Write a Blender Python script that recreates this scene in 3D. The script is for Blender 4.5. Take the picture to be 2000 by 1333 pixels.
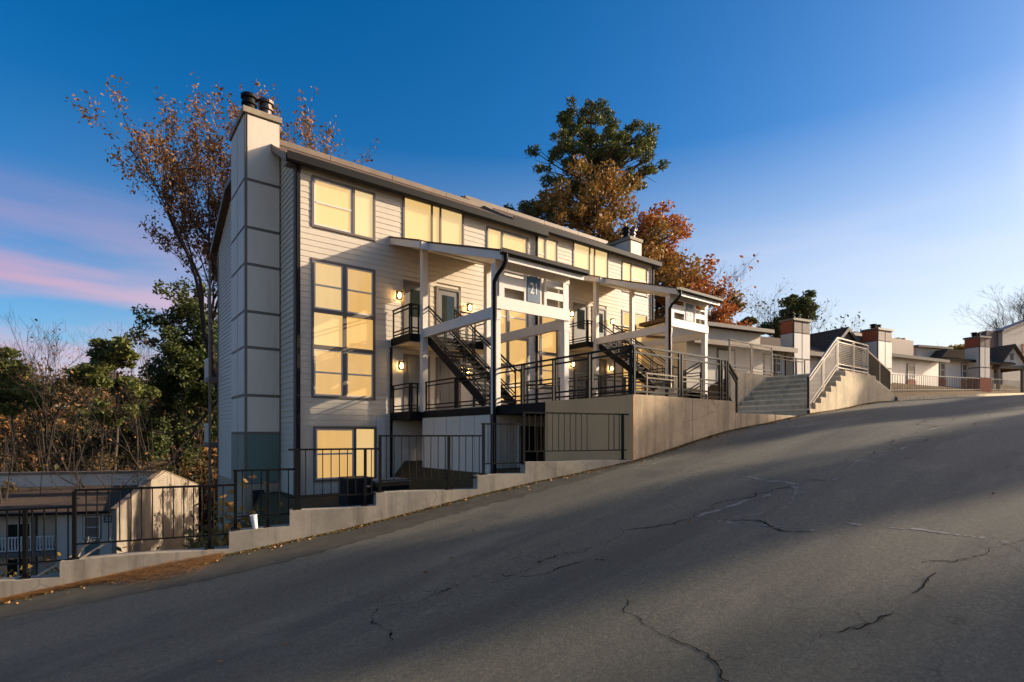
import bpy, math, random
import numpy as np
from mathutils import Vector, Matrix

for o in list(bpy.data.objects):
    bpy.data.objects.remove(o)
SC = bpy.context.scene
COL = SC.collection
rad = math.radians

# ------------------------------------------------------------------ camera
# world axes: +X along the facade (uphill), +Y into the block, Z up, eye at 0
FPX, CY = 1056.0, 850.0                    # focal length and horizon on a 2000 px wide plate
FU, FV, RU, RV = .6132, .7899, .7899, -.6132
cd = bpy.data.cameras.new('camera')
cam = bpy.data.objects.new('camera', cd)
COL.objects.link(cam)
SC.camera = cam
cd.sensor_width = 36
cd.lens = 36 * FPX / 2000
cd.shift_y = (CY - 666.5) / 2000
cd.clip_start = .05
cd.clip_end = 4000
fwd = Vector((FU, FV, 0))
cam.rotation_euler = fwd.to_track_quat('-Z', 'Y').to_euler()
cam.location = (0, 0, 0)

# ------------------------------------------------------------------ light
SUN = Vector((2.3, -1.0, .92)).normalized()
SUN_EL = math.asin(SUN.z)
SUN_AZ = math.atan2(SUN.x, SUN.y)          # clockwise from +Y
ld = bpy.data.lights.new('sun', 'SUN')
ld.energy = 2.0
ld.angle = rad(.55)
ld.color = (1.0, .835, .645)
sun = bpy.data.objects.new('sun', ld)
COL.objects.link(sun)
sun.rotation_euler = SUN.to_track_quat('Z', 'Y').to_euler()

w = bpy.data.worlds.new('World')
SC.world = w
w.use_nodes = True
nt = w.node_tree
nt.nodes.clear()
N = nt.nodes.new
L = nt.links.new
out = N('ShaderNodeOutputWorld')
bg = N('ShaderNodeBackground')
bg.inputs['Strength'].default_value = .15
sky = N('ShaderNodeTexSky')
sky.sky_type = 'NISHITA'
sky.sun_disc = False
sky.sun_elevation = SUN_EL
sky.sun_rotation = SUN_AZ
sky.altitude = 300
sky.air_density = 1.0
sky.dust_density = 1.1
sky.ozone_density = 3.0
hs = N('ShaderNodeHueSaturation')
hs.inputs['Saturation'].default_value = 1.40
hs.inputs['Value'].default_value = .285
hs.inputs['Hue'].default_value = .503
L(sky.outputs[0], hs.inputs['Color'])
# thin pink evening cloud streaks, low in the sky all round
tc = N('ShaderNodeTexCoord')
sep = N('ShaderNodeSeparateXYZ')
L(tc.outputs['Generated'], sep.inputs[0])
mp = N('ShaderNodeMapping')
mp.inputs['Scale'].default_value = (1.3, 1.3, 11)
mp.inputs['Location'].default_value = (3.1, 1.7, .25)
L(tc.outputs['Generated'], mp.inputs[0])
nz = N('ShaderNodeTexNoise')
nz.inputs['Scale'].default_value = 1.5
nz.inputs['Detail'].default_value = 5
nz.inputs['Roughness'].default_value = .5
nz.inputs['Distortion'].default_value = .35
L(mp.outputs[0], nz.inputs['Vector'])
cr = N('ShaderNodeValToRGB')
cr.color_ramp.elements[0].position = .40
cr.color_ramp.elements[1].position = .66
L(nz.outputs['Fac'], cr.inputs[0])
el = N('ShaderNodeValToRGB')               # clouds only low over the horizon
el.color_ramp.interpolation = 'EASE'
e = el.color_ramp.elements
e[0].position = 0.0; e[0].color = (1, 1, 1, 1)
e[1].position = .37; e[1].color = (0, 0, 0, 1)
x = el.color_ramp.elements.new(.19); x.color = (.95, .95, .95, 1)
x = el.color_ramp.elements.new(.27); x.color = (.45, .45, .45, 1)
L(sep.outputs['Z'], el.inputs[0])
m1 = N('ShaderNodeMath'); m1.operation = 'MULTIPLY'
L(cr.outputs[0], m1.inputs[0]); L(el.outputs[0], m1.inputs[1])
dt = N('ShaderNodeVectorMath'); dt.operation = 'DOT_PRODUCT'
L(tc.outputs['Generated'], dt.inputs[0])
dt.inputs[1].default_value = (SUN.x, SUN.y, 0)
mr = N('ShaderNodeMapRange')               # clouds are pink opposite the sun, pale near it
mr.inputs['From Min'].default_value = -.5
mr.inputs['From Max'].default_value = .75
L(dt.outputs['Value'], mr.inputs['Value'])
cc = N('ShaderNodeMix'); cc.data_type = 'RGBA'
cc.inputs['A'].default_value = (1.45, .68, .80, 1)
cc.inputs['B'].default_value = (1.9, 1.65, 2.0, 1)
L(mr.outputs[0], cc.inputs['Factor'])
m2 = N('ShaderNodeMath'); m2.operation = 'MULTIPLY'
fd = N('ShaderNodeMapRange'); fd.inputs['To Min'].default_value = .72; fd.inputs['To Max'].default_value = .34
fd.inputs['From Min'].default_value = -.5; fd.inputs['From Max'].default_value = .6
L(dt.outputs['Value'], fd.inputs['Value'])
L(fd.outputs[0], m2.inputs[1])
L(m1.outputs[0], m2.inputs[0])
mx = N('ShaderNodeMix'); mx.data_type = 'RGBA'
L(m2.outputs[0], mx.inputs['Factor'])
L(hs.outputs[0], mx.inputs['A'])
L(cc.outputs['Result'], mx.inputs['B'])
# warm glow added round the sun, outside the view, to warm the fill light
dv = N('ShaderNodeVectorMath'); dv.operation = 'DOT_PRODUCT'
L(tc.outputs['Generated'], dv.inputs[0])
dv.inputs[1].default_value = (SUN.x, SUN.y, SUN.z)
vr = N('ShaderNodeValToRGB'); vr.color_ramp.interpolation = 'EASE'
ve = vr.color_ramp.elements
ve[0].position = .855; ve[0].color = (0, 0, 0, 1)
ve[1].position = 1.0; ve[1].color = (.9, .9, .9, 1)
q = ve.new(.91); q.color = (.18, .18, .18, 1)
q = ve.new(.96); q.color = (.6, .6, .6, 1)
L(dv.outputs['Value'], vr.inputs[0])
# pale haze along the whole horizon, stronger toward the sun
hz = N('ShaderNodeMapRange'); hz.inputs['From Min'].default_value = .0; hz.inputs['From Max'].default_value = .46
hz.inputs['To Min'].default_value = 1.0; hz.inputs['To Max'].default_value = 0
L(sep.outputs['Z'], hz.inputs['Value'])
hm = N('ShaderNodeMath'); hm.operation = 'MULTIPLY'
L(hz.outputs[0], hm.inputs[0]); L(mr.outputs[0], hm.inputs[1])
vx = N('ShaderNodeMath'); vx.operation = 'MAXIMUM'
L(vr.outputs[0], vx.inputs[0]); L(hm.outputs[0], vx.inputs[1])
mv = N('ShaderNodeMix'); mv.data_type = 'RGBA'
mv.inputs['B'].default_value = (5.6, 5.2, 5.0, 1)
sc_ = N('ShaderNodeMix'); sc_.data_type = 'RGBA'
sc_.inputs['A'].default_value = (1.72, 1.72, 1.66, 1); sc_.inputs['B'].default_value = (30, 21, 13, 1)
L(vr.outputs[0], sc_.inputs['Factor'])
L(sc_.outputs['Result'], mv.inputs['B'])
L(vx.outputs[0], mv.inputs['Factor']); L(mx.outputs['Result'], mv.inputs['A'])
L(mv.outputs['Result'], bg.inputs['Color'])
L(bg.outputs[0], out.inputs[0])

vs = SC.view_settings
vs.view_transform = 'Standard'
vs.look = 'None'
vs.exposure = 1.95
vs.gamma = 1.0
vs.use_curve_mapping = False

# ------------------------------------------------------------------ survey helpers
def ray(x, y):
    dx = (x - 1000) / FPX
    return Vector((FU + dx * RU, FV + dx * RV, (CY - y) / FPX))
def at(x, y, d):                           # point at forward distance d
    return ray(x, y) * d
def on_v(x, y, v):
    r = ray(x, y); return r * (v / r.y)

# ------------------------------------------------------------------ object helpers
ORG = {}
def link(o):
    COL.objects.link(o); return o
def tag(o, label=None, cat=None, group=None, kind=None):
    if label: o['label'] = label
    if cat: o['category'] = cat
    if group: o['group'] = group
    if kind: o['kind'] = kind
    return o
def thing(name, label, cat, loc=(0, 0, 0), group=None, rz=0):
    o = bpy.data.objects.new(name, None)
    o.empty_display_size = .3
    o.location = loc
    o.rotation_euler = (0, 0, rz)
    link(o)
    ORG[o.name] = (Vector(loc), rz)
    return tag(o, label, cat, group)

class MB:
    def __init__(s):
        s.v = []; s.f = []
    def quad(s, a, b, c, d):
        n = len(s.v); s.v += [tuple(a), tuple(b), tuple(c), tuple(d)]; s.f.append((n, n+1, n+2, n+3)); return s
    def box(s, x0, x1, y0, y1, z0, z1):
        n = len(s.v)
        s.v += [(x0,y0,z0),(x1,y0,z0),(x1,y1,z0),(x0,y1,z0),(x0,y0,z1),(x1,y0,z1),(x1,y1,z1),(x0,y1,z1)]
        s.f += [tuple(n+i for i in q) for q in ((3,2,1,0),(4,5,6,7),(0,1,5,4),(1,2,6,5),(2,3,7,6),(3,0,4,7))]
        return s
    def hexa(s, P):                        # 8 points, bottom ring then top ring
        n = len(s.v); s.v += [tuple(p) for p in P]
        s.f += [tuple(n+i for i in q) for q in ((3,2,1,0),(4,5,6,7),(0,1,5,4),(1,2,6,5),(2,3,7,6),(3,0,4,7))]
        return s
    def bar(s, p, q, wd, ht=None, up=(0,0,1)):
        ht = ht or wd
        p = Vector(p); q = Vector(q); d = (q - p).normalized(); up = Vector(up)
        if abs(d.dot(up)) > .99: up = Vector((0, 1, 0))
        a = d.cross(up).normalized() * (wd/2); b = a.cross(d).normalized() * (ht/2)
        return s.hexa([p-a-b, p+a-b, p+a+b, p-a+b, q-a-b, q+a-b, q+a+b, q-a+b])
    def prism(s, pts, axis, a0, a1):       # 2D outline swept along axis 'x' or 'y' or 'z'
        n = len(s.v); k = len(pts)
        def mk(p, a):
            if axis == 'x': return (a, p[0], p[1])
            if axis == 'y': return (p[0], a, p[1])
            return (p[0], p[1], a)
        s.v += [mk(p, a0) for p in pts] + [mk(p, a1) for p in pts]
        s.f.append(tuple(n+i for i in range(k))[::-1]); s.f.append(tuple(n+k+i for i in range(k)))
        for i in range(k):
            j = (i+1) % k; s.f.append((n+i, n+j, n+k+j, n+k+i))
        return s
    def tube(s, pts, r, n=8, caps=True):
        pts = [Vector(p) for p in pts]
        rr = r if isinstance(r, (list, tuple)) else [r]*len(pts)
        base = len(s.v); ref = Vector((.31, .2, .93))
        for i, p in enumerate(pts):
            d = (pts[min(i+1, len(pts)-1)] - pts[max(i-1, 0)])
            if d.length < 1e-6: d = Vector((0, 0, 1))
            d.normalize()
            a = d.cross(ref)
            if a.length < .05: a = d.cross(Vector((1, 0, 0)))
            a.normalize(); b = d.cross(a)
            for k in range(n):
                t = 2*math.pi*k/n
                s.v.append(tuple(p + (a*math.cos(t) + b*math.sin(t))*rr[i]))
        for i in range(len(pts)-1):
            for k in range(n):
                k2 = (k+1) % n
                s.f.append((base+i*n+k, base+i*n+k2, base+(i+1)*n+k2, base+(i+1)*n+k))
        if caps:
            s.f.append(tuple(base+k for k in range(n))[::-1]); s.f.append(tuple(base+(len(pts)-1)*n+k for k in range(n)))
        return s
    def lathe(s, c, prof, n=16):           # prof: (r, z)
        base = len(s.v)
        for r, z in prof:
            for k in range(n):
                t = 2*math.pi*k/n; s.v.append((c[0]+r*math.cos(t), c[1]+r*math.sin(t), c[2]+z))
        for i in range(len(prof)-1):
            for k in range(n):
                k2 = (k+1) % n; s.f.append((base+i*n+k, base+i*n+k2, base+(i+1)*n+k2, base+(i+1)*n+k))
        s.f.append(tuple(base+k for k in range(n))[::-1]); s.f.append(tuple(base+(len(prof)-1)*n+k for k in range(n)))
        return s
    def build(s, name, mat, parent=None, label=None, kind=None, local=False, smooth=False, bevel=0):
        org, rz = (Vector((0,0,0)), 0)
        if parent is not None and not local:
            org, rz = ORG[parent.name]
        me = bpy.data.meshes.new(name)
        if rz or org.length:
            M = Matrix.Rotation(-rz, 3, 'Z')
            vv = [tuple(M @ (Vector(p) - org)) for p in s.v]
        else:
            vv = s.v
        me.from_pydata(vv, [], s.f)
        me.materials.append(mat)
        if smooth: me.shade_smooth()
        o = bpy.data.objects.new(name, me); link(o)
        if parent is not None:
            o.parent = parent; ORG[o.name] = ORG[parent.name]
        else:
            ORG[o.name] = (Vector((0,0,0)), 0)
        if bevel:
            b = o.modifiers.new('bevel', 'BEVEL'); b.width = bevel; b.segments = 2; b.limit_method = 'ANGLE'
        tag(o, label, kind=kind)
        return o
def inst(src, parent, loc=(0,0,0)):        # another piece sharing src's mesh, moved by loc
    o = src.copy(); link(o); o.parent = parent
    o.location = Vector(src.location) + Vector(loc)
    ORG[o.name] = ORG[parent.name]
    return o
def bx(name, mat, parent, *b, **k):
    return MB().box(*b).build(name, mat, parent, **k)
def text_mesh(s, size, depth=.006):
    cu = bpy.data.curves.new('lettering', 'FONT'); cu.body = s; cu.size = size; cu.extrude = depth
    cu.align_x = 'CENTER'; cu.align_y = 'CENTER'; cu.offset = .004
    o = bpy.data.objects.new('lettering', cu); link(o)
    bpy.context.view_layer.update()
    me = bpy.data.meshes.new_from_object(o.evaluated_get(bpy.context.evaluated_depsgraph_get()))
    bpy.data.objects.remove(o)
    return me

# ------------------------------------------------------------------ materials
def ramp(nt, src, stops):
    r = nt.nodes.new('ShaderNodeValToRGB')
    els = r.color_ramp.elements
    while len(els) > 1: els.remove(els[-1])
    els[0].position = stops[0][0]; els[0].color = (*stops[0][1], 1)
    for p, c in stops[1:]:
        e = els.new(p); e.color = (*c, 1)
    nt.links.new(src, r.inputs[0]); return r.outputs[0]
def noise(nt, vec, scale, detail=4, rough=.55, dist=0):
    n = nt.nodes.new('ShaderNodeTexNoise')
    n.inputs['Scale'].default_value = scale; n.inputs['Detail'].default_value = detail
    n.inputs['Roughness'].default_value = rough; n.inputs['Distortion'].default_value = dist
    if vec is not None: nt.links.new(vec, n.inputs['Vector'])
    return n.outputs['Fac']
def mixc(nt, fac, a, b, mode='MIX'):
    m = nt.nodes.new('ShaderNodeMix'); m.data_type = 'RGBA'; m.blend_type = mode
    for sock, val in (('Factor', fac), ('A', a), ('B', b)):
        if isinstance(val, (int, float)): m.inputs[sock].default_value = val
        elif isinstance(val, tuple): m.inputs[sock].default_value = (*val[:3], 1)
        else: nt.links.new(val, m.inputs[sock])
    return m.outputs['Result']
def base(name, rough=.6, spec=.4):
    m = bpy.data.materials.new(name); m.use_nodes = True
    nt = m.node_tree; p = nt.nodes['Principled BSDF']
    p.inputs['Roughness'].default_value = rough
    p.inputs['Specular IOR Level'].default_value = spec
    g = nt.nodes.new('ShaderNodeNewGeometry')
    return m, nt, p, g.outputs['Position']
def bump(nt, p, h, strength=.3, dist=.02):
    b = nt.nodes.new('ShaderNodeBump'); b.inputs['Strength'].default_value = strength
    b.inputs['Distance'].default_value = dist
    nt.links.new(h, b.inputs['Height']); nt.links.new(b.outputs[0], p.inputs['Normal'])
def mapv(nt, vec, sc):
    m = nt.nodes.new('ShaderNodeMapping'); m.inputs['Scale'].default_value = sc
    nt.links.new(vec, m.inputs[0]); return m.outputs[0]
def paint(name, c, rough=.55, var=.12, dirt=.0, scale=1.2, spec=.35, streak=True, metal=0):
    m, nt, p, pos = base(name, rough, spec)
    n = noise(nt, mapv(nt, pos, (1, 1, .35) if streak else (1, 1, 1)), scale, 6, .65)
    n2 = noise(nt, pos, 38, 3, .6)
    a = tuple(v*(1-var) for v in c); b = tuple(min(v*(1+var*.7), 1) for v in c)
    col = ramp(nt, n, [(.3, a), (.68, b)])
    col = mixc(nt, .10, col, ramp(nt, n2, [(.35, tuple(v*.7 for v in c)), (.65, tuple(min(v*1.15, 1) for v in c))]))
    if dirt:
        d = ramp(nt, noise(nt, mapv(nt, pos, (2.2, 2.2, .25)), 1.6, 7, .7), [(.55, (0,0,0)), (.8, (dirt,)*3)])
        col = mixc(nt, d, col, (.16, .13, .09))
    nt.links.new(col, p.inputs['Base Color'])
    p.inputs['Metallic'].default_value = metal
    bump(nt, p, n2, .12, .004)
    return m
M = {}
M['siding'] = paint('siding paint', (.60, .52, .40), .6, .07, .14, 1.0)
M['panel'] = paint('smooth panel paint', (.67, .585, .455), .6, .08, .22, .9)
M['white'] = paint('white trim paint', (.70, .64, .55), .5, .06, .12)
M['cream'] = paint('cream entry wall paint', (.62, .55, .43), .6, .08, .15)
M['taupe'] = paint('taupe trim paint', (.15, .122, .095), .5, .14)
M['brown'] = paint('brown fascia paint', (.22, .165, .115), .5, .2, .1)
M['roofbrown'] = paint('brown roof edge', (.13, .088, .055), .8, .35, 0, 5, .2, False)
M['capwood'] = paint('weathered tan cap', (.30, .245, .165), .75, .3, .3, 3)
M['dark'] = paint('dark bronze metal', (.008, .0075, .007), .65, .25, 0, 2, .18)
M['iron'] = paint('black iron', (.006, .0055, .005), .65, .3, 0, 3, .15)
M['bronze'] = paint('bronze painted steel', (.013, .0105, .0075), .6, .25, .1, 2, .2)
M['beige'] = paint('beige painted steel', (.44, .35, .25), .45, .12, .15, 2, .5)
M['door'] = paint('grey door paint', (.16, .155, .145), .45, .08)
M['wood'] = paint('brown wood', (.20, .115, .05), .5, .35, 0, 4)
M['tan'] = paint('tan wall paint', (.86, .46, .19), .7, .1, .2, .8, .25)
M['found'] = paint('tan foundation', (.36, .29, .20), .8, .2, .25)
M['shingle'] = paint('brown shingles', (.105, .070, .044), .9, .45, 0, 5, .2, False)
M['brick'] = paint('red brick', (.30, .10, .055), .85, .3, 0, 6, .2, False)
M['rust'] = paint('rust red and warm lit panel', (.36, .085, .03), .6, .15)
M['mauve'] = paint('mauve brown and cool lit panel', (.17, .105, .085), .6, .12)
M['stucco'] = paint('beige stucco', (.29, .24, .18), .9, .16, .05, 2, .2, False)
M['green'] = paint('grey green panel', (.115, .175, .14), .55, .12, .1)
M['sage'] = paint('sage panel', (.24, .25, .18), .55, .1, .1)
M['plaque'] = paint('blue sign', (.035, .095, .15), .4, .1)
M['black'] = paint('black plastic', (.018, .022, .022), .5, .2, 0, 1, .2)
M['galv'] = paint('weathered flue metal', (.13, .10, .085), .35, .4, .3, 4, .5, True, .8)
M['whiteplastic'] = paint('white plastic', (.75, .74, .72), .4, .04)
M['dim'] = paint('unlit glass', (.02, .028, .026), .08, .2, 0, 1, .6)

def concrete(name, c, stain=.5, rust=True, cracks=True):
    m, nt, p, pos = base(name, .88, .25)
    a = noise(nt, pos, .9, 8, .65); b = noise(nt, pos, 7, 6, .7); g = noise(nt, pos, 90, 3, .6)
    col = ramp(nt, a, [(.25, tuple(v*.62 for v in c)), (.5, c), (.75, tuple(v*1.18 for v in c))])
    col = mixc(nt, .4, col, ramp(nt, b, [(.3, tuple(v*.6 for v in c)), (.7, tuple(v*1.2 for v in c))]))
    st = ramp(nt, noise(nt, mapv(nt, pos, (2.4, 2.4, .18)), 1.5, 6, .7), [(.5, (0,0,0)), (.74, (stain,)*3)])
    col = mixc(nt, st, col, (.085, .072, .055))
    if rust:
        ru = ramp(nt, noise(nt, mapv(nt, pos, (1.7, 1.7, .12)), 1.1, 4, .6), [(.66, (0,0,0)), (.76, (.75,)*3)])
        col = mixc(nt, ru, col, (.26, .12, .035))
    # hairline cracks
    v = nt.nodes.new('ShaderNodeTexVoronoi'); v.feature = 'DISTANCE_TO_EDGE'; v.inputs['Scale'].default_value = .55
    w_ = mixc(nt, .12, pos, nt.nodes.new('ShaderNodeTexNoise').outputs['Color'], 'ADD')
    nt.links.new(w_, v.inputs['Vector'])
    ck = ramp(nt, v.outputs['Distance'], [(0, (.5, .5, .5)), (.0025, (0, 0, 0))])
    if cracks: col = mixc(nt, ck, col, (.05, .045, .04))
    nt.links.new(col, p.inputs['Base Color'])
    h = mixc(nt, .5, b, g)
    bump(nt, p, h, .45, .012)
    return m
M['concrete'] = concrete('weathered concrete', (.37, .31, .225), .75)
M['concrete_wall'] = concrete('stained retaining wall', (.52, .385, .235), .6)
M['pale_concrete'] = concrete('pale concrete', (.66, .53, .34), .5, False, False)
M['nosing'] = concrete('worn step nosing', (.88, .70, .46), .3, False, False)
M['step'] = concrete('step concrete', (.42, .32, .20), .3, False, False)

def asphalt():
    m, nt, p, pos = base('worn asphalt', .82, .35)
    big = noise(nt, pos, .22, 6, .6); mid = noise(nt, pos, 1.7, 6, .65)
    fine = noise(nt, pos, 26, 6, .8); grit = noise(nt, pos, 170, 2, .7)
    col = ramp(nt, big, [(.3, (0.119, 0.107, 0.072)), (.7, (0.182, 0.162, 0.107))])
    col = mixc(nt, .35, col, ramp(nt, mid, [(.3, (0.095, 0.087, 0.059)), (.7, (0.217, 0.193, 0.128))]))
    # aggregate specks
    v = nt.nodes.new('ShaderNodeTexVoronoi'); v.inputs['Scale'].default_value = 85; v.feature = 'F1'
    nt.links.new(pos, v.inputs['Vector'])
    sp = nt.nodes.new('ShaderNodeSeparateColor'); nt.links.new(v.outputs['Color'], sp.inputs[0])
    col = mixc(nt, .55, col, ramp(nt, sp.outputs[0], [(0, (0.048, 0.043, 0.032)), (.55, (0.121, 0.112, 0.075)), (.86, (0.217, 0.197, 0.129)), (1, (0.486, 0.431, 0.278))]))
    col = mixc(nt, .6, col, ramp(nt, fine, [(.36, (0.074, 0.068, 0.047)), (.7, (0.229, 0.207, 0.137))]))
    # oil drips and tyre wear: long soft dark bands along the lane
    band = noise(nt, mapv(nt, pos, (0.085, 0.718, 0.072)), 1.0, 5, .6, .4)
    col = mixc(nt, ramp(nt, band, [(.38, (0,0,0)), (.60, (.72,)*3)]), col, (0.067, 0.064, 0.047))
    oil = ramp(nt, noise(nt, pos, .9, 3, .5, .2), [(.63, (0,0,0)), (.74, (.55,)*3)])
    col = mixc(nt, oil, col, (0.051, 0.048, 0.039))
    pale = ramp(nt, noise(nt, mapv(nt, pos, (.5, 1.4, 1)), .8, 5, .65, .5), [(.56, (0,0,0)), (.76, (.4,)*3)])
    col = mixc(nt, pale, col, (0.274, 0.245, 0.171))
    # fresher sealed strip beside the kerb
    sx = nt.nodes.new('ShaderNodeSeparateXYZ'); nt.links.new(pos, sx.inputs[0])
    # fine crazing
    vc = nt.nodes.new('ShaderNodeTexVoronoi'); vc.feature = 'DISTANCE_TO_EDGE'; vc.inputs['Scale'].default_value = 5.5
    nz_ = nt.nodes.new('ShaderNodeTexNoise'); nz_.inputs['Scale'].default_value = 3; nt.links.new(pos, nz_.inputs['Vector'])
    nt.links.new(mixc(nt, .25, pos, nz_.outputs['Color'], 'ADD'), vc.inputs['Vector'])
    mask = ramp(nt, noise(nt, pos, .55, 4, .6), [(.56, (0,0,0)), (.66, (1,1,1))])
    ck = mixc(nt, mask, (0,0,0), ramp(nt, vc.outputs['Distance'], [(0, (.75,)*3), (.035, (0,0,0))]))
    col = mixc(nt, ck, col, (0.031, 0.026, 0.017))
    nt.links.new(col, p.inputs['Base Color'])
    h = mixc(nt, .6, fine, sp.outputs[0])
    bump(nt, p, h, .55, .012)
    return m
M['asphalt'] = asphalt()
M['patch'] = paint('newer sealed asphalt', (.085, .074, .050), .85, .3, 0, 3, .25, False)
M['crack'] = paint('open crack', (.016, .014, .012), .95, .3, 0, 8, .1, False)
M['sealer'] = paint('pale crack filler', (.25, .23, .195), .9, .35, 0, 9, .2, False)

def earth():
    m, nt, p, pos = base('leaf strewn earth', .95, .15)
    a = noise(nt, pos, .35, 6, .65); b = noise(nt, pos, 9, 6, .75)
    col = ramp(nt, a, [(.3, (.055, .042, .022)), (.55, (.11, .072, .03)), (.75, (.07, .075, .025))])
    col = mixc(nt, .5, col, ramp(nt, b, [(.3, (.03, .022, .012)), (.5, (.12, .07, .028)), (.7, (.22, .13, .05))]))
    nt.links.new(col, p.inputs['Base Color']); bump(nt, p, b, .7, .06)
    return m
M['earth'] = earth()

def leafmat(name, cols, trans=.25):
    m, nt, p, pos = base(name, .6, .25)
    g = nt.nodes.new('ShaderNodeNewGeometry')
    n = len(cols)
    col = ramp(nt, g.outputs['Random Per Island'], [(i/(n-1) if n > 1 else 0, c) for i, c in enumerate(cols)])
    col = mixc(nt, .5, col, ramp(nt, noise(nt, pos, .45, 3, .6), [((i+1)/(n+1), c) for i, c in enumerate(cols)]))
    nt.links.new(col, p.inputs['Base Color'])
    tr = nt.nodes.new('ShaderNodeBsdfTranslucent'); nt.links.new(col, tr.inputs[0])
    ms = nt.nodes.new('ShaderNodeMixShader'); ms.inputs[0].default_value = trans
    nt.links.new(p.outputs[0], ms.inputs[1]); nt.links.new(tr.outputs[0], ms.inputs[2])
    nt.links.new(ms.outputs[0], nt.nodes['Material Output'].inputs[0])
    return m
M['leaf_orange'] = leafmat('autumn orange leaves', [(.11, .060, .024), (.24, .115, .038), (.32, .17, .055), (.17, .080, .030)])
M['leaf_rust'] = leafmat('rust red leaves', [(0.149, 0.045, 0.018), (0.359, 0.105, 0.026), (0.508, 0.194, 0.045), (0.299, 0.067, 0.026), (0.299, 0.194, 0.045)])
M['leaf_mixed'] = leafmat('turning leaves', [(0.088, 0.096, 0.025), (0.228, 0.166, 0.035), (0.438, 0.201, 0.044), (0.158, 0.131, 0.032), (0.298, 0.123, 0.035)])
M['leaf_green'] = leafmat('dark green leaves', [(0.026, 0.050, 0.014), (0.054, 0.084, 0.022), (0.095, 0.101, 0.024), (0.035, 0.060, 0.019)])
M['leaf_yellow'] = leafmat('yellow leaves', [(0.260, 0.169, 0.026), (0.468, 0.312, 0.039), (0.156, 0.130, 0.026)])
M['needle'] = leafmat('pine needles', [(0.056, 0.077, 0.018), (0.112, 0.131, 0.033), (0.188, 0.181, 0.045)], .18)
M['straw'] = leafmat('pine straw', [(0.260, 0.117, 0.033), (0.468, 0.221, 0.065), (0.156, 0.078, 0.026), (0.585, 0.338, 0.130)], .1)
M['bush'] = leafmat('undergrowth leaves', [(0.061, 0.061, 0.018), (0.158, 0.114, 0.026), (0.263, 0.149, 0.035), (0.088, 0.088, 0.021)])
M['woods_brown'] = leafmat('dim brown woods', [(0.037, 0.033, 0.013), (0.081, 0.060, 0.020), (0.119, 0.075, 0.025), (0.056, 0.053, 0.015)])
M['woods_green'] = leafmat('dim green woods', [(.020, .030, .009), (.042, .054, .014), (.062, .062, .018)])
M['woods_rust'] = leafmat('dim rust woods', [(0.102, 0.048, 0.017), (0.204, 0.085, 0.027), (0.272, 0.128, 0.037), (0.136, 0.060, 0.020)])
M['bark'] = paint('bark', (.085, .066, .05), .9, .4, 0, 5, .15)
M['bark_dark'] = paint('dark bark', (.045, .035, .027), .9, .4, 0, 5, .15)

def lit(name, c, s, var=.14, blind=False):
    m, nt, p, pos = base(name, .12, .5)
    f = noise(nt, mapv(nt, pos, (5, 5, .25)), 1.3, 3, .5)      # blind and curtain folds behind the glass
    g = noise(nt, pos, .5, 2, .5)
    col = ramp(nt, f, [(.3, tuple(v*(1-var) for v in c)), (.7, c)])
    col = mixc(nt, .5, col, ramp(nt, g, [(.3, (c[0]*.93, c[1]*.82, c[2]*.62)), (.7, (c[0], c[1]*1.03, c[2]*1.15))]))
    if blind:
        wv = nt.nodes.new('ShaderNodeTexWave'); wv.bands_direction = 'Z'; wv.inputs['Scale'].default_value = 4.2
        wv.inputs['Distortion'].default_value = .6; wv.inputs['Detail'].default_value = 1
        nt.links.new(pos, wv.inputs['Vector'])
        col = mixc(nt, .35, col, mixc(nt, 1.0, col, ramp(nt, wv.outputs['Fac'], [(.2, (.62, .58, .5)), (.6, (1, 1, 1))]), 'MULTIPLY'))
    p.inputs['Base Color'].default_value = (.33, .235, .12, 1)
    nt.links.new(col, p.inputs['Emission Color']); p.inputs['Emission Strength'].default_value = s
    return m
M['lit'] = lit('lit window with drawn blind', (.90, .60, .235), .235)
M['lit_warm'] = lit('lit window, deeper amber', (.88, .52, .165), .225, .2)
M['lit_pale'] = lit('lit window, pale blind', (.92, .68, .33), .235, .1, True)
M['lamp'] = lit('lamp glow', (1, .62, .24), 16, .0)
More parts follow.
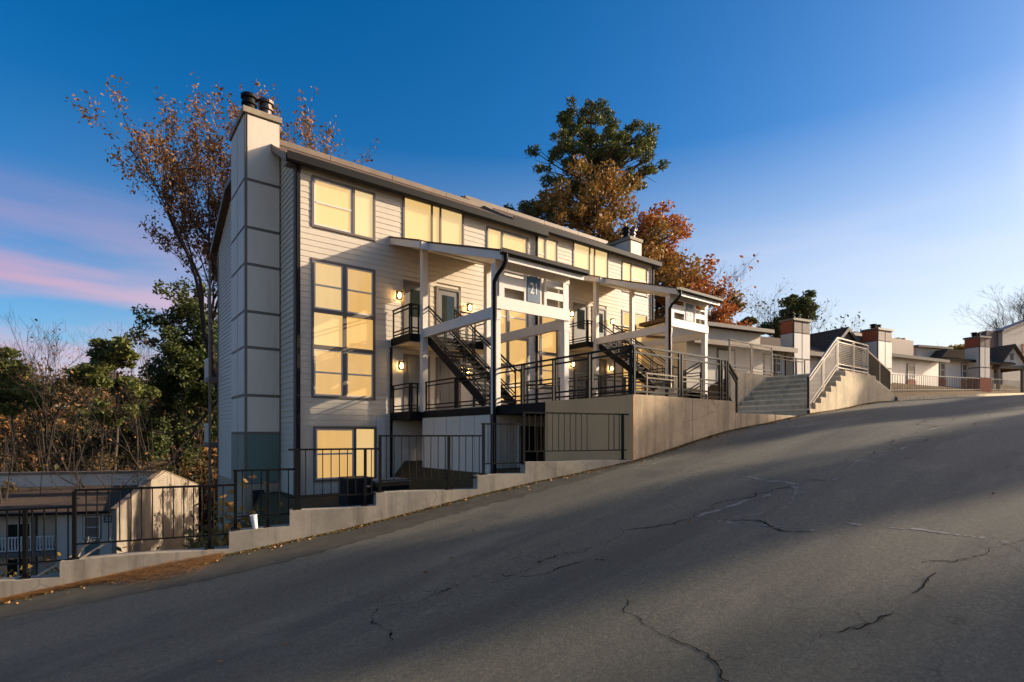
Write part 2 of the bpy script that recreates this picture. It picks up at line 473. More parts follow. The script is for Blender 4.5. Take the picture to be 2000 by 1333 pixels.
# ------------------------------------------------------------------ ground and road
_t = np.array([(-60,-11.5),(-20,-5.2),(-10,-3.7),(-4,-2.7),(-1,-2.2),(1.64,-1.83),(3.75,-1.46),(5.5,-1.12),(8.8,-.53),(12.7,.12),(17,.62),(22.8,1.22),(27.4,1.5),(48,2.6),(70,3.7),(110,5.4),(400,14)])
_x = np.linspace(-60, 400, 9201); _y = np.interp(_x, _t[:,0], _t[:,1])
_k = np.exp(-np.linspace(-2.5, 2.5, 61)**2); _k /= _k.sum()
_y = np.convolve(np.pad(_y, 30, 'edge'), _k, 'valid')
def zr(u): return np.interp(u, _x, _y)
def ss(a, b, x):
    t = np.clip((x - a)/(b - a), 0, 1); return t*t*(3 - 2*t)
def vf(u): return np.where(np.asarray(u) < 8.9, 9.52 - .243*np.asarray(u), 7.36)
def zt(u, v):
    u = np.asarray(u, float); v = np.asarray(v, float)
    road = zr(u) - .25
    zl = np.maximum(-2.35 - .225*np.maximum(v - 10.5, 0), -11.0)
    zl = np.minimum(zl, zr(u) - .1)
    z = zl
    def blend(z, z2, a, b): return z + (z2 - z)*ss(a, b, u)
    pv = 1 - ss(20, 27, v)
    z = blend(z, z + (-1.95 - z)*pv, 3.2, 4.6)
    z = blend(z, z + (-.95 - z)*pv, 8.2, 8.9)
    z = blend(z, .1 + (.3 + .1*(u - 12.75))*(v > 10.2), 12.3, 13.2)
    z = blend(z, zr(u) + .12 + 1.5*np.clip((v - 9.3)/5, 0, 1), 23, 27)
    # behind the block the land drops to a wooded valley and rises again to a hill
    zb = np.maximum(-2.0 - .2*np.maximum(v - 16, 0), -10) + .05*np.maximum(u - 10, 0)
    k = ss(29, 34, v)*ss(10, 14, u)*(1 - ss(60, 110, u)*.6)
    z = z + (zb - z)*k
    R = np.hypot(u, v)
    az = np.arctan2(u, v)
    hill = np.clip((R - 75)*.26, 0, 17)*ss(1.1, .55, az)
    z = z + hill
    far = np.maximum(R - 250, 0)*.03
    return np.where(v < vf(u) + .12, road - .04*np.maximum(-16 - v, 0), z) - far*0
def sheet(name, xs, ys, fz, mat, kind='structure'):
    X, Y = np.meshgrid(xs, ys, indexing='xy'); Z = fz(X, Y)
    nx, ny = len(xs), len(ys)
    me = bpy.data.meshes.new(name)
    V = np.stack([X, Y, Z], -1).reshape(-1, 3)
    i = np.arange((nx-1)*(ny-1)); a = (i // (nx-1))*nx + i % (nx-1)
    F = np.stack([a, a+1, a+1+nx, a+nx], -1)
    me.vertices.add(len(V)); me.vertices.foreach_set('co', V.ravel())
    me.loops.add(F.size); me.loops.foreach_set('vertex_index', F.ravel().astype(np.int32))
    me.polygons.add(len(F)); me.polygons.foreach_set('loop_start', (np.arange(len(F))*4).astype(np.int32))
    me.update(calc_edges=True); me.validate(); me.shade_smooth()
    me.materials.append(mat)
    o = link(bpy.data.objects.new(name, me)); tag(o, kind=kind); ORG[o.name] = (Vector((0,0,0)), 0); return o
xs = np.concatenate([np.linspace(-700, -40, 40), np.linspace(-40, 60, 201)[1:], np.linspace(60, 900, 60)[1:]])
ys = np.concatenate([np.linspace(-500, -16, 20), np.linspace(-16, 50, 133)[1:], np.linspace(50, 900, 70)[1:]])
sheet('ground', xs, ys, zt, M['earth'])
# the road: rows across from the kerb line, columns along the slope
us = np.concatenate([np.linspace(-40, -6, 24), np.linspace(-6, 26, 129)[1:], np.linspace(26, 240, 90)[1:]])
ts = np.linspace(0, 1, 40)
X, T = np.meshgrid(us, ts, indexing='xy')
Yy = -15 + (vf(X) + .02 + 15)*T
rng = np.random.default_rng(3)
def bumpz(u, v): return .012*np.sin(u*1.3 + v*.7) + .010*np.sin(v*2.1 - u*.6) + .012*np.sin(u*.37 + 1.3)
def zroad(u, v): return zr(u) + bumpz(u, v)
V = np.stack([X, Yy, zroad(X, Yy)], -1).reshape(-1, 3)
nx = len(us); i = np.arange((nx-1)*(len(ts)-1)); a = (i // (nx-1))*nx + i % (nx-1)
me = bpy.data.meshes.new('road'); me.from_pydata(V.tolist(), [], np.stack([a, a+1, a+1+nx, a+nx], -1).tolist())
me.shade_smooth(); me.materials.append(M['asphalt'])
road = link(bpy.data.objects.new('road', me)); tag(road, kind='structure')
def on_road(x, y):
    r = ray(x, y); d = 6.0
    for _ in range(60):
        p = r*d; zz = float(zroad(p.x, p.y)); d += (p.z - zz)*2.2
        d = max(1, min(d, 150))
    p = r*d; return Vector((p.x, p.y, float(zroad(p.x, p.y))))
# pavement with its kerb running up the hill on the right
def ribbon(name, u0, u1, v0, v1, dz, mat, step=1.0):
    b = MB(); n = int((u1-u0)/step); 
    for k in range(n):
        a, c = u0 + (u1-u0)*k/n, u0 + (u1-u0)*(k+1)/n
        za, zc = float(zr(a))+dz, float(zr(c))+dz
        n0 = len(b.v)
        b.v += [(a,v0,za-.5),(c,v0,zc-.5),(c,v1,zc-.5),(a,v1,za-.5),(a,v0,za),(c,v0,zc),(c,v1,zc),(a,v1,za)]
        b.f += [tuple(n0+i for i in q) for q in ((4,5,6,7),(0,1,5,4),(2,3,7,6))]
    return tag(b.build(name, mat), kind='structure')
ribbon('pavement', 24.6, 200, 7.50, 9.35, .13, M['pale_concrete'])
ribbon('kerb', 24.4, 200, 7.32, 7.496, .15, M['pale_concrete'])

# cracks and filler lines in the asphalt, traced along their real course
rnd = random.Random(11)
def frac(P, n, amp):
    for _ in range(n):
        Q = [P[0]]
        for a, b in zip(P[:-1], P[1:]):
            d = b - a; m = a.lerp(b, rnd.uniform(.4, .6)); k = d.length*amp
            Q += [m + Vector((-d.y, d.x, 0)).normalized()*rnd.gauss(0, 1)*k*.5, b]
        P = Q
    return P
def crack(name, pix, wid, mat, dz=.004, amp=.22, gaps=0.0, n=4):
    C = frac([on_road(*p) for p in pix], n, amp); b = MB(); w_ = wid*.6; off = False
    prev = None
    for i in range(len(C)-1):
        d = (C[i+1]-C[i]); d.z = 0
        if d.length < 1e-4: continue
        w_ = min(max(w_ + rnd.gauss(0, .22)*wid, wid*.12), wid*1.25)
        if gaps:
            if off: off = rnd.random() > .28
            else: off = rnd.random() < gaps
        nn = Vector((-d.y, d.x, 0)).normalized()*w_/2
        if off: prev = None; continue
        if prev is None: prev = (C[i]-nn*.3, C[i]+nn*.3)
        nxt = (C[i+1]-nn, C[i+1]+nn)
        pts = [Vector((p.x, p.y, float(zroad(p.x, p.y))+dz)) for p in (prev[0], prev[1], nxt[1], nxt[0])]
        b.quad(*pts); prev = nxt
        if rnd.random() < .05 and not gaps:           # a short side spur
            e = C[i] + Vector((rnd.gauss(0, .12), rnd.gauss(0, .12), 0)); q = frac([C[i], e], 2, .3)
            for a, c in zip(q[:-1], q[1:]):
                s_ = (c-a); s_.z = 0
                if s_.length < 1e-4: continue
                m = Vector((-s_.y, s_.x, 0)).normalized()*wid*.15
                b.quad(*[Vector((p.x, p.y, float(zroad(p.x, p.y))+dz)) for p in (a-m, a+m, c+m, c-m)])
    return b
def tracks(name, lines, wid, mat, **k):
    b = MB()
    for pix in lines:
        c = crack(name, pix, wid, mat, **k); n = len(b.v)
        b.v += c.v; b.f += [tuple(n+i for i in f) for f in c.f]
    o = b.build(name, mat); tag(o, kind='structure'); return o
tracks('asphalt_crack', [
  [(1225,1172),(1245,1205),(1275,1230),(1310,1248),(1345,1260),(1375,1275),(1398,1295),(1408,1318),(1430,1340)],
  [(1800,1100),(1850,1097),(1900,1092),(1930,1080),(1965,1064),(2000,1055)],
  [(1600,1245),(1640,1235),(1690,1222),(1720,1205),(1745,1195)],
  [(1780,1160),(1805,1145),(1828,1120)]], .012, M['crack'])
tracks('old_crack', [
  [(700,1200),(790,1180),(880,1150),(960,1120),(1050,1098),(1120,1080),(1200,1055),(1280,1030),(1370,1000),(1440,975),(1520,955),(1560,945),(1630,935)],
  [(960,1140),(1050,1125),(1130,1100),(1180,1095)],
  [(735,1190),(742,1225),(760,1255)],
  [(1650,905),(1720,880),(1800,842),(1820,812)], [(1680,890),(1745,862),(1800,850)],
  [(1410,1015),(1500,1027),(1580,1040)]], .022, M['crack'], amp=.3, gaps=.04, n=5)
tracks('filled_crack', [
  [(1400,1018),(1480,1005),(1540,985),(1555,962),(1548,950),(1580,940),(1640,935)],
  [(1270,912),(1310,895),(1350,885)], [(1660,915),(1720,890),(1790,865),(1845,835)],
  [(1360,1010),(1440,985),(1500,968),(1545,960)],
  [(1640,1018),(1740,1032),(1860,1044),(1970,1060)], [(1400,1018),(1520,1030),(1650,1048)], [(1430,928),(1500,940),(1560,947)]], .05, M['sealer'], dz=.0035, amp=.12, gaps=.10, n=5)

b = MB(); R7 = random.Random(2); prev = None
for k in range(150):
    u = -6 + 15.2*k/149
    wd = (1.05 + .25*math.sin(u*.9) + R7.uniform(-.06, .06))*min(1, (9.3-u)/3.5)
    v1 = float(vf(u)) - .02; v0 = v1 - wd
    cur = [Vector((u, v0+(v1-v0)*j/4, float(zroad(u, v0+(v1-v0)*j/4))+.004)) for j in range(5)]
    if prev:
        for j in range(4): b.quad(prev[j], cur[j], cur[j+1], prev[j+1])
    prev = cur
tag(b.build('sealed_strip', M['patch'], smooth=True), kind='structure')
# ------------------------------------------------------------------ the apartment building: two stepped units
FV_ = 18.0
RW = random.Random(21)
def window(root, u0, u1, z0, z1, cells, O, mull=(), trans=(), lt=True, V=FV_):
    """casing with mullions; each cell (ua, ub, za, zb, kind): lit pane behind, white sash round opening lights"""
    ou, ov, oz = O; V = V + ov; T = .075
    b = MB(); y0, y1 = V-.055, V+.03
    u0 += ou; u1 += ou; z0 += oz; z1 += oz
    b.box(u0, u0+T, y0, y1, z0, z1); b.box(u1-T, u1, y0, y1, z0, z1)
    b.box(u0+T, u1-T, y0, y1, z1-T, z1); b.box(u0+T, u1-T, y0, y1, z0, z0+T)
    for (a, c) in mull: b.box(a+ou, c+ou, y0+.004, y1, z0+T, z1-T)
    for (a, c, za, zb) in trans: b.box(a+ou, c+ou, y0+.008, y1, za+oz, zb+oz)
    win = b.build('window', M['taupe'], root)
    for (ua, ub, za, zb, kind) in cells:
        ua += ou; ub += ou; za += oz; zb += oz
        bx('pane', (M[RW.choice(('lit_warm', 'lit_warm', 'lit'))] if za < 4.2+oz else M[RW.choice(('lit', 'lit_pale'))]) if lt else M['dim'], win, ua, ub, V+.004, V+.016, za, zb)
        if kind == 'dh':
            S = .05; zm = (za+zb)/2; s = MB(); y0s, y1s = V-.026, V+.002
            s.box(ua, ua+S, y0s, y1s, za, zb); s.box(ub-S, ub, y0s, y1s, za, zb)
            s.box(ua+S, ub-S, y0s, y1s, za, za+S); s.box(ua+S, ub-S, y0s, y1s, zb-S, zb)
            s.box(ua+S, ub-S, y0s-.012, y1s, zm-.028, zm+.028)
            s.build('sash', M['white'], win)
    return win
def siding(root, O, spans, opens, single, V=FV_, rows=None, name='siding_board'):
    """lapped boards on a wall facing -Y; each board is cut round the openings"""
    ou, ov, oz = O; H = .19; u0, u1, z0, z1 = spans
    joined = MB(); z = z0; row = 0
    R2 = random.Random(5)
    while z < z1 - .03:
        zt_ = min(z + H, z1); segs = [(u0, u1)]
        for (a, b, c, d) in opens:
            ov_ = min(d, zt_) - max(c, z)
            if ov_ > .3*H:
                new = []
                for s in segs:
                    if b <= s[0] or a >= s[1]: new.append(s); continue
                    if a > s[0] + .02: new.append((s[0], a))
                    if b < s[1] - .02: new.append((b, s[1]))
                segs = new
        for (a, b) in segs:
            k = R2.uniform(-.0025, .0025)
            P = [(a+ou, V+ov-.026+k, z+oz), (b+ou, V+ov-.026+k, z+oz), (b+ou, V+ov+.02, z+oz), (a+ou, V+ov+.02, z+oz),
                 (a+ou, V+ov-.012+k, zt_+oz-.002), (b+ou, V+ov-.012+k, zt_+oz-.002), (b+ou, V+ov+.02, zt_+oz-.002), (a+ou, V+ov+.02, zt_+oz-.002)]
            if single: MB().hexa(P).build(name, M['siding'], root)
            else: joined.hexa(P)
        z += H; row += 1
    if not single: joined.build(name, M['siding'], root, kind='stuff')
def door(root, u0, u1, z0, z1, O, glass=True, V=FV_):
    ou, ov, oz = O; V = V+ov; u0 += ou; u1 += ou; z0 += oz; z1 += oz
    b = MB(); T = .10
    b.box(u0-T, u0, V-.06, V+.03, z0, z1+T); b.box(u1, u1+T, V-.06, V+.03, z0, z1+T); b.box(u0, u1, V-.06, V+.03, z1, z1+T)
    f = b.build('door_frame', M['taupe'], root)
    d = bx('door', M['door'], root, u0, u1, V-.022, V+.025, z0, z1)
    wd = u1-u0
    if glass:
        bx('pane', M['dim'], d, u0+.2*wd, u1-.2*wd, V-.030, V-.024, z0+.9, z1-.2)
    else:
        for (a, c) in ((.12, .46), (.54, .88)):
            for (e, g) in ((.10, .42), (.50, .93)):
                bx('door_panel', M['door'], d, u0+a*wd, u0+c*wd, V-.032, V-.023, z0+e*(z1-z0), z0+g*(z1-z0))
    h = MB().tube([(u1-.08, V-.024, z0+1.0), (u1-.08, V-.085, z0+1.0)], .016, 8).tube([(u1-.08, V-.085, z0+1.0), (u1-.08, V-.10, z0+1.0)], .034, 10)
    h.tube([(u1-.08, V-.024, z0+1.13), (u1-.08, V-.042, z0+1.13)], .03, 10)
    h.build('handle', M['galv'], d)
WIN_TOPL = (5.66, 7.86, 6.82, 8.50)
WIN_TALL = (5.66, 7.86, 1.22, 5.80)
WIN_LOW = (5.72, 7.90, -1.55, .28)
WIDE = (8.92, 11.55, 7.10, 8.74)
def mir(u): return 20.5 - u
def building(name, label, O, zbot, single, flip_tower):
    ou, ov, oz = O
    r = thing(name, label, 'apartment building', (10.25+ou, 18+ov, zbot+oz))
    V0 = FV_+.024+ov
    # core: gabled end outline swept along the facade
    prof = [(V0, zbot+oz), (31.4+ov, zbot+oz), (31.4+ov, 9.74+oz), (27.9+ov, 11.36+oz), (22+ov, 11.10+oz), (V0, 8.86+oz)]
    MB().prism(prof, 'x', 5.18+ou, 15.33+ou).build('wall', M['panel'], r)
    MB().box(5.16+ou, 8.6+ou, V0-.05, V0, zbot+oz, -2.0+oz).box(5.12+ou, 5.179+ou, V0, 31.3+ov, zbot+oz, -2.05+oz).build('foundation', M['found'], r)
    # roof: front slope, flat crown, back slope, with thickness
    def slab(pts, t=.14):
        return [p for p in pts] + [(p[0], p[1]-t) for p in pts[::-1]]
    rp = [(17.70+ov, 8.83+oz), (22+ov, 11.20+oz), (27.9+ov, 11.50+oz), (31.9+ov, 9.62+oz)]
    MB().prism(slab(rp), 'x', 4.86+ou, 15.60+ou).build('roof', M['roofbrown'], r)
    cap = MB()
    for k in range(4):
        a = 4.9+ou+2.7*k; cap.box(a, min(a+2.68, 15.62+ou), 21.70+ov, 22.1+ov, 11.06+oz, 11.27+oz)
    cap.build('ridge_cap', M['brown'], r)
    # fascia, soffit, gutter along the eave
    MB().box(4.88+ou, 15.58+ou, 17.76+ov, 17.79+ov, 8.66+oz, 8.84+oz).build('fascia', M['brown'], r)
    MB().box(4.90+ou, 15.56+ou, 17.795+ov, 18.0+ov, 8.70+oz, 8.73+oz).build('soffit', M['brown'], r)
    g = [(17.58, 8.88), (17.58, 8.64), (17.62, 8.59), (17.755, 8.59), (17.755, 8.88), (17.735, 8.88), (17.735, 8.61), (17.63, 8.61), (17.60, 8.65), (17.60, 8.88)]
    MB().prism([(p[0]+ov, p[1]+oz) for p in g], 'x', 4.80+ou, 15.66+ou).build('gutter', M['dark'], r)
    # eave return and rake board on the left gable
    MB().box(4.86+ou, 5.12+ou, 17.80+ov, 18.15+ov, 8.60+oz, 8.80+oz).build('eave_return', M['brown'], r)
    for s0, s1 in ((4.84, 4.88), (15.60, 15.64)):
        MB().prism([(17.70+ov, 8.80+oz), (22+ov, 11.33+oz), (27.9+ov, 11.57+oz), (31.88+ov, 9.60+oz), (31.88+ov, 9.36+oz), (27.9+ov, 11.33+oz), (22+ov, 11.09+oz), (17.70+ov, 8.56+oz)], 'x', s0+ou, s1+ou).build('rake_board', M['taupe'], r)
    # openings and siding
    cl = (8.50, 12.0, zbot, 3.30)
    wins = [WIN_TOPL, WIN_TALL, WIN_LOW, WIDE]
    opens = wins + [(mir(b), mir(a), c, d) for a, b, c, d in wins[:3]] + [cl, (8.98, 9.98, 3.3, 5.72), (10.32, 11.42, 3.3, 5.72)]
    siding(r, O, (5.20, 15.30, -1.98, 8.76), opens, single)
    MB().box(8.52+ou, 11.98+ou, V0-.045, V0, zbot+oz, 3.2+oz).build('entry_wall', M['cream'], r)
    # corner boards, downspout
    MB().box(5.115+ou, 5.20+ou, V0-.075, V0+.06, -2.0+oz, 8.74+oz).build('corner_board', M['taupe'], r)
    MB().box(15.30+ou, 15.385+ou, V0-.075, V0+.06, -2.0+oz, 8.74+oz).build('corner_board', M['taupe'], r)
    MB().box(5.17+ou, 5.27+ou, V0-.18, V0-.08, zbot+.2+oz, 8.5+oz).bar((5.22+ou, V0-.13, 8.5+oz), (5.22+ou, 17.69+ov, 8.64+oz), .09).build('downspout', M['dark'], r)
    MB().box(8.42+ou, 8.51+ou, V0-.08, V0, zbot+.4+oz, 3.15+oz).build('corner_strip', M['dark'], r)
    MB().box(11.98+ou, 12.07+ou, V0-.08, V0, zbot+.4+oz, 3.15+oz).build('corner_strip', M['dark'], r)
    MB().box(15.22+ou, 15.30+ou, V0-.17, V0-.08, zbot+.2+oz, 8.6+oz).build('downspout', M['dark'], r)
    MB().box(7.92+ou, 8.22+ou, V0-.068, V0, -1.95+oz, .62+oz).build('corner_board', M['white'], r)
    # windows
    for fl in (False, True):
        f = (lambda a, b: (mir(b), mir(a))) if fl else (lambda a, b: (a, b))
        def cell(a, b, c, d, k): a, b = f(a, b); return (a, b, c, d, k)
        u0, u1 = f(*WIN_TOPL[:2])
        window(r, u0, u1, *WIN_TOPL[2:], [cell(5.74, 7.03, 6.90, 8.42, 'dh'), cell(7.12, 7.78, 6.90, 8.42, 'fix')], O, [f(7.03, 7.12)])
        u0, u1 = f(*WIN_TALL[:2]); c = []
        for za, zb, k in ((4.16, 5.72, 'dh'), (2.97, 4.03, 'fix'), (1.30, 2.84, 'dh')):
            c += [cell(5.74, 6.70, za, zb, k), cell(6.83, 7.78, za, zb, k)]
        a, b = f(5.735, 7.785)
        window(r, u0, u1, *WIN_TALL[2:], c, O, [f(6.70, 6.83)], [(a, b, 4.03, 4.16), (a, b, 2.84, 2.97)])
        u0, u1 = f(*WIN_LOW[:2])
        window(r, u0, u1, *WIN_LOW[2:], [cell(5.80, 7.08, -1.47, .20, 'dh'), cell(7.17, 7.82, -1.47, .20, 'fix')], O, [f(7.08, 7.17)])
    window(r, *WIDE, [(9.0, 10.09, 7.18, 8.66, 'fix'), (10.16, 10.46, 7.18, 8.66, 'fix'), (10.53, 11.47, 7.18, 8.66, 'fix')], O, [(10.09, 10.16), (10.46, 10.53)])
    for (a, b) in ((9.05, 9.93), (10.40, 11.30)):
        door(r, a, b, 3.46, 5.56, O, True)
        door(r, a, b, .83, 2.86, O, False)
    # left gable end: lapped boards in front of and behind the chimney
    g1 = MB(); z = -2.05
    while z < 11.1:
        t = min(z+.19, 11.3)
        zm = (z+t)/2
        ymin = 18.03
        if zm > 8.8: ymin = 18.0 + (zm-8.8)/.54
        ymax = 31.38 if zm < 9.6 else 31.38 - (zm-9.6)/.49
        for (ya, yb) in ((ymin, 19.70), (21.96, ymax)):
            if yb - ya < .05: continue
            P = [(5.14+ou, ya+ov, z+oz), (5.19+ou, ya+ov, z+oz), (5.19+ou, yb+ov, z+oz), (5.14+ou, yb+ov, z+oz), (5.168+ou, ya+ov, t+oz), (5.19+ou, ya+ov, t+oz), (5.19+ou, yb+ov, t+oz), (5.168+ou, yb+ov, t+oz)]
            if single and yb < 19.8 and zm < 9: MB().hexa(P).build('siding_board', M['siding'], r)
            else: g1.hexa(P)
        z += .19
    if g1.v: g1.build('gable_siding', M['siding'], r, kind='stuff')
    MB().box(5.11+ou, 5.18+ou, 31.36+ov, 31.44+ov, zbot+oz, 9.5+oz).build('corner_board', M['taupe'], r)
    # chimney chase: painted panels between taupe battens, flues on top
    x0, x1 = (4.0, 5.135) if not flip_tower else (15.37, 16.5)
    x0 += ou; x1 += ou; y0, y1 = 19.70+ov, 21.95+ov; tz = 10.97+oz
    ch = bx('chimney', M['taupe'], r, x0+.03, x1, y0+.03, y1, zbot+oz, tz-.02)
    Zs = [-2.15, .06, 1.33, 2.94, 4.14, 5.73, 6.96, 8.56, 10.72]
    B = .05
    for i in range(len(Zs)-1):
        za, zb = Zs[i]+B+oz, Zs[i+1]-B+oz
        if i == len(Zs)-2: zb = Zs[i+1]+oz
        mf = M['green'] if i == 0 else M['panel']; ml = M['sage'] if i == 0 else M['panel']
        if i == 0: za = -1.62+oz
        bx('chimney_panel', mf, ch, x0+.10, x1-.02 if not flip_tower else x1-.10, y0+.006, y0+.03, za, zb)
        ym = (y0+y1)/2
        bx('chimney_panel', ml, ch, x0+.006, x0+.03, y0+.10, ym-.035, za, zb)
        bx('chimney_panel', ml, ch, x0+.006, x0+.03, ym+.035, y1-.08, za, zb)
    MB().box(x0+.015, x1, y0+.012, y1, zbot+oz, -1.66+oz).build('chimney_base', M['found'], ch)
    if not flip_tower:
        MB().box(x0+.25, x0+.62, y0-.004, y0+.02, -2.6+oz, -1.86+oz).build('vent_opening', M['black'], ch)
        MB().box(x0+.62, x1-.30, y0-.004, y0+.02, -2.6+oz, -1.86+oz).build('hatch', M['sage'], ch)
    cp = MB().box(x0-.05, x1+.05, y0-.05, y1+.05, tz-.20, tz)
    cp.build('chimney_cap', M['capwood'], ch, bevel=.012)
    for (fx, fy) in ((x0+.26, y0+.50), (x0+.80, y0+.50)):
        p = [(.19, -.02), (.19, .34), (.25, .345), (.25, .40), (.20, .41), (.20, .56), (.27, .565), (.27, .66), (.22, .70), (.08, .73)]
        MB().lathe((fx, fy, tz), p, 18).build('flue', M['galv'] if fx > x0+.5 else M['dark'], ch, smooth=False)
    return r
OA = (0, 0, 0); OB = (10.25, 1.70, 1.05)
blockA = building('apartment_building', 'nearer white sided three storey apartment block with the tall panelled chimney on its left end', OA, -9.0, True, False)
blockB = building('apartment_building', 'farther white sided apartment block, stepped back up the hill beside the nearer one', OB, -6, False, True)
# a back balcony just showing past the far left corner of the nearer block
b = MB().box(4.75, 4.86, 31.6, 31.75, -6, 9.0)
b.build('back_post', M['brown'], blockA)
for z in (-.4, 3.0):
    MB().box(4.72, 6.5, 31.45, 33.0, z-.25, z).build('back_balcony', M['taupe'], blockA)
    b = MB().box(4.73, 4.79, 31.8, 33, z+.9, z+1.0)
    for k in range(9): b.box(4.74, 4.78, 31.8+.14*k, 31.84+.14*k, z, z+.9)
    b.build('back_railing', M['white'], blockA)
# ------------------------------------------------------------------ railings in welded bar
def rail_run(root, P, h, mat, panel=1.5, rods=0, name='top_rail', low=(.09, .21), second=.13, dbl=True, ends=(True, True)):
    """one railing: top rail, second rail, low rails, twin posts between panels, optional thin rods"""
    P = [Vector(p) for p in P]; up = Vector((0, 0, 1)); r = None
    deep = root['category'] != 'railing' if 'category' in root else True
    for a, b in zip(P[:-1], P[1:]):
        L_ = (b-a).length; n = max(1, round(L_/panel)); d = (b-a)/L_
        tk = 1.35 if mat in (M['bronze'], M['beige']) else 1
        r = MB().bar(a+up*h, b+up*h, .055, .04).build(name, mat, root)
        par = r if deep else root
        rd = MB()
        for k in range(n):
            s = a + d*(L_*k/n + .05); e = a + d*(L_*(k+1)/n - .05)
            for zz in (h-second,) + tuple(low):
                MB().bar(s+up*zz, e+up*zz, .028*tk, .028*tk).build('rail', mat, par)
            for q in (s, e) if dbl else (s,):
                MB().bar(q, q+up*(h-.02), .034*tk, .034*tk, up=(0, 1, 0)).build('rail_post', mat, par)
            for i in range(rods):
                zz = low[-1] + (h-second-low[-1])*(i+1)/(rods+1)
                rd.bar(s+up*zz, e+up*zz, .014, .014)
        if rods: rd.build('rod', mat, par, kind='stuff')
    return r
def lantern(x, y, z, label, group):
    t = thing('wall_lantern', label, 'wall lantern', (x, y, z), group)
    MB().box(x-.06, x+.06, y-.02, y, z-.12, z+.14).bar((x, y-.02, z+.10), (x, y-.14, z+.15), .022).build('bracket', M['dark'], t)
    s = .085
    f = MB()
    for sx in (-1, 1):
        for sy in (-1, 1):
            f.bar((x+sx*s*.8, y-.15+sy*s*.8, z-.13), (x+sx*s, y-.15+sy*s, z+.12), .014)
    f.box(x-s-.01, x+s+.01, y-.15-s-.01, y-.15+s+.01, z+.12, z+.145); f.box(x-s*.85, x+s*.85, y-.15-s*.85, y-.15+s*.85, z-.15, z-.13)
    f.build('lantern_frame', M['dark'], t)
    MB().lathe((x, y-.15, z-.10), [(.02, 0), (.045, .05), (.055, .10), (.035, .17), (.015, .19)], 12).build('bulb', M['lamp'], t, smooth=True)
    return t
def porch(O, label, gut, rod):
    ou, ov, oz = O
    U = lambda u: u+ou
    Vv = lambda v: v+ov
    Z = lambda z: z+oz
    t = thing('entrance_porch', label, 'porch', (U(10.25), Vv(12.3), Z(.8)), 'two storey stair porches')
    def B(name, mat, *b, par=t, bev=0):
        return MB().box(U(b[0]), U(b[1]), Vv(b[2]), Vv(b[3]), Z(b[4]), Z(b[5])).build(name, mat, par, bevel=bev)
    ph = .10
    for u in (8.93, 11.57):
        B('post', M['white'], u-ph, u+ph, 12.25-ph, 12.25+ph, .58 if u < 9 else .58, 3.55, bev=.008)
        B('post', M['white'], u-ph, u+ph, 16.4-ph, 16.4+ph, .78, 6.42, bev=.008)
        B('post', M['white'], u-.09, u+.09, 12.16, 12.34, 3.55, 4.80)
        B('beam', M['white'], u-.07, u+.07, 12.36, 16.29, 3.30, 3.60)
        for zz in (3.22,):
            B('post_collar', M['white'], u-ph-.012, u+ph+.012, 12.25-ph-.012, 12.25+ph+.012, zz, zz+.3)
    # front panel with slatted bays and the numbered plaque
    B('beam', M['white'], 8.84, 11.66, 12.10, 12.155, 3.52, 3.86)
    B('header', M['white'], 8.84, 11.66, 12.12, 12.16, 4.66, 4.90)
    for u0, u1 in ((8.96, 9.14), (9.86, 9.96), (10.46, 10.52), (10.63, 10.72), (11.40, 11.54)):
        B('stile', M['white'], u0, u1, 12.12, 12.16, 3.861, 4.659)
    B('slat', M['white'], 9.14, 9.86, 12.125, 12.155, 4.14, 4.46)
    B('slat', M['white'], 10.72, 11.40, 12.125, 12.155, 4.44, 4.50)
    B('slat', M['white'], 10.72, 11.40, 12.125, 12.155, 4.08, 4.30)
    B('backing', M['panel'], 9.0, 11.5, 12.42, 12.44, 3.62, 4.6)
    pl = B('plaque', M['plaque'], 9.965, 10.455, 12.10, 12.13, 3.88, 4.62)
    me = text_mesh('21', .40, .004); me.materials.append(M['white'])
    o = link(bpy.data.objects.new('lettering', me)); o.parent = pl
    o.location = Vector((U(10.21), Vv(12.094), Z(4.26))) - ORG[t.name][0]; o.rotation_euler = (rad(90), 0, 0); o.scale = (.8, 1.12, 1)
    # roof: a wider flap near the wall and the main slope down to the gutter
    S = .335
    zr_ = lambda v: 7.12 - S*(18-v)
    def slope(name, mat, u0, u1, v0, v1, up, dn):
        return MB().prism([(Vv(v0), Z(zr_(v0)-dn)), (Vv(v1), Z(zr_(v1)-dn)), (Vv(v1), Z(zr_(v1)-up)), (Vv(v0), Z(zr_(v0)-up))], 'x', U(u0), U(u1)).build(name, mat, t)
    slope('porch_roof', M['shingle'], 8.38, 12.12, 15.70, 17.99, 0, .05)
    slope('porch_roof', M['shingle'], 8.66, 11.84, 11.62, 15.695, 0, .05)
    slope('rake_board', M['white'], 8.40, 8.44, 15.72, 17.98, .052, .28)
    slope('rake_board', M['white'], 12.06, 12.10, 15.72, 17.98, .052, .28)
    slope('rake_board', M['white'], 8.69, 8.73, 11.66, 15.69, .052, .28)
    slope('rake_board', M['white'], 11.77, 11.81, 11.66, 15.69, .052, .28)
    slope('rafter_end', M['white'], 8.44, 12.06, 15.66, 15.71, .055, .29)
    slope('soffit', M['white'], 8.442, 12.058, 15.715, 17.98, .22, .25)
    slope('soffit', M['white'], 8.732, 11.768, 11.70, 15.655, .22, .25)
    B('fascia', M['white'], 8.70, 11.80, 11.64, 11.67, 4.70, 4.95)
    g = [(11.50, 4.99), (11.50, 4.88), (11.54, 4.84), (11.63, 4.84), (11.63, 4.99), (11.61, 4.99), (11.61, 4.86), (11.55, 4.86), (11.52, 4.89), (11.52, 4.99)]
    MB().prism([(Vv(a), Z(b)) for a, b in g], 'x', U(8.62), U(11.88)).build('gutter', gut, t)
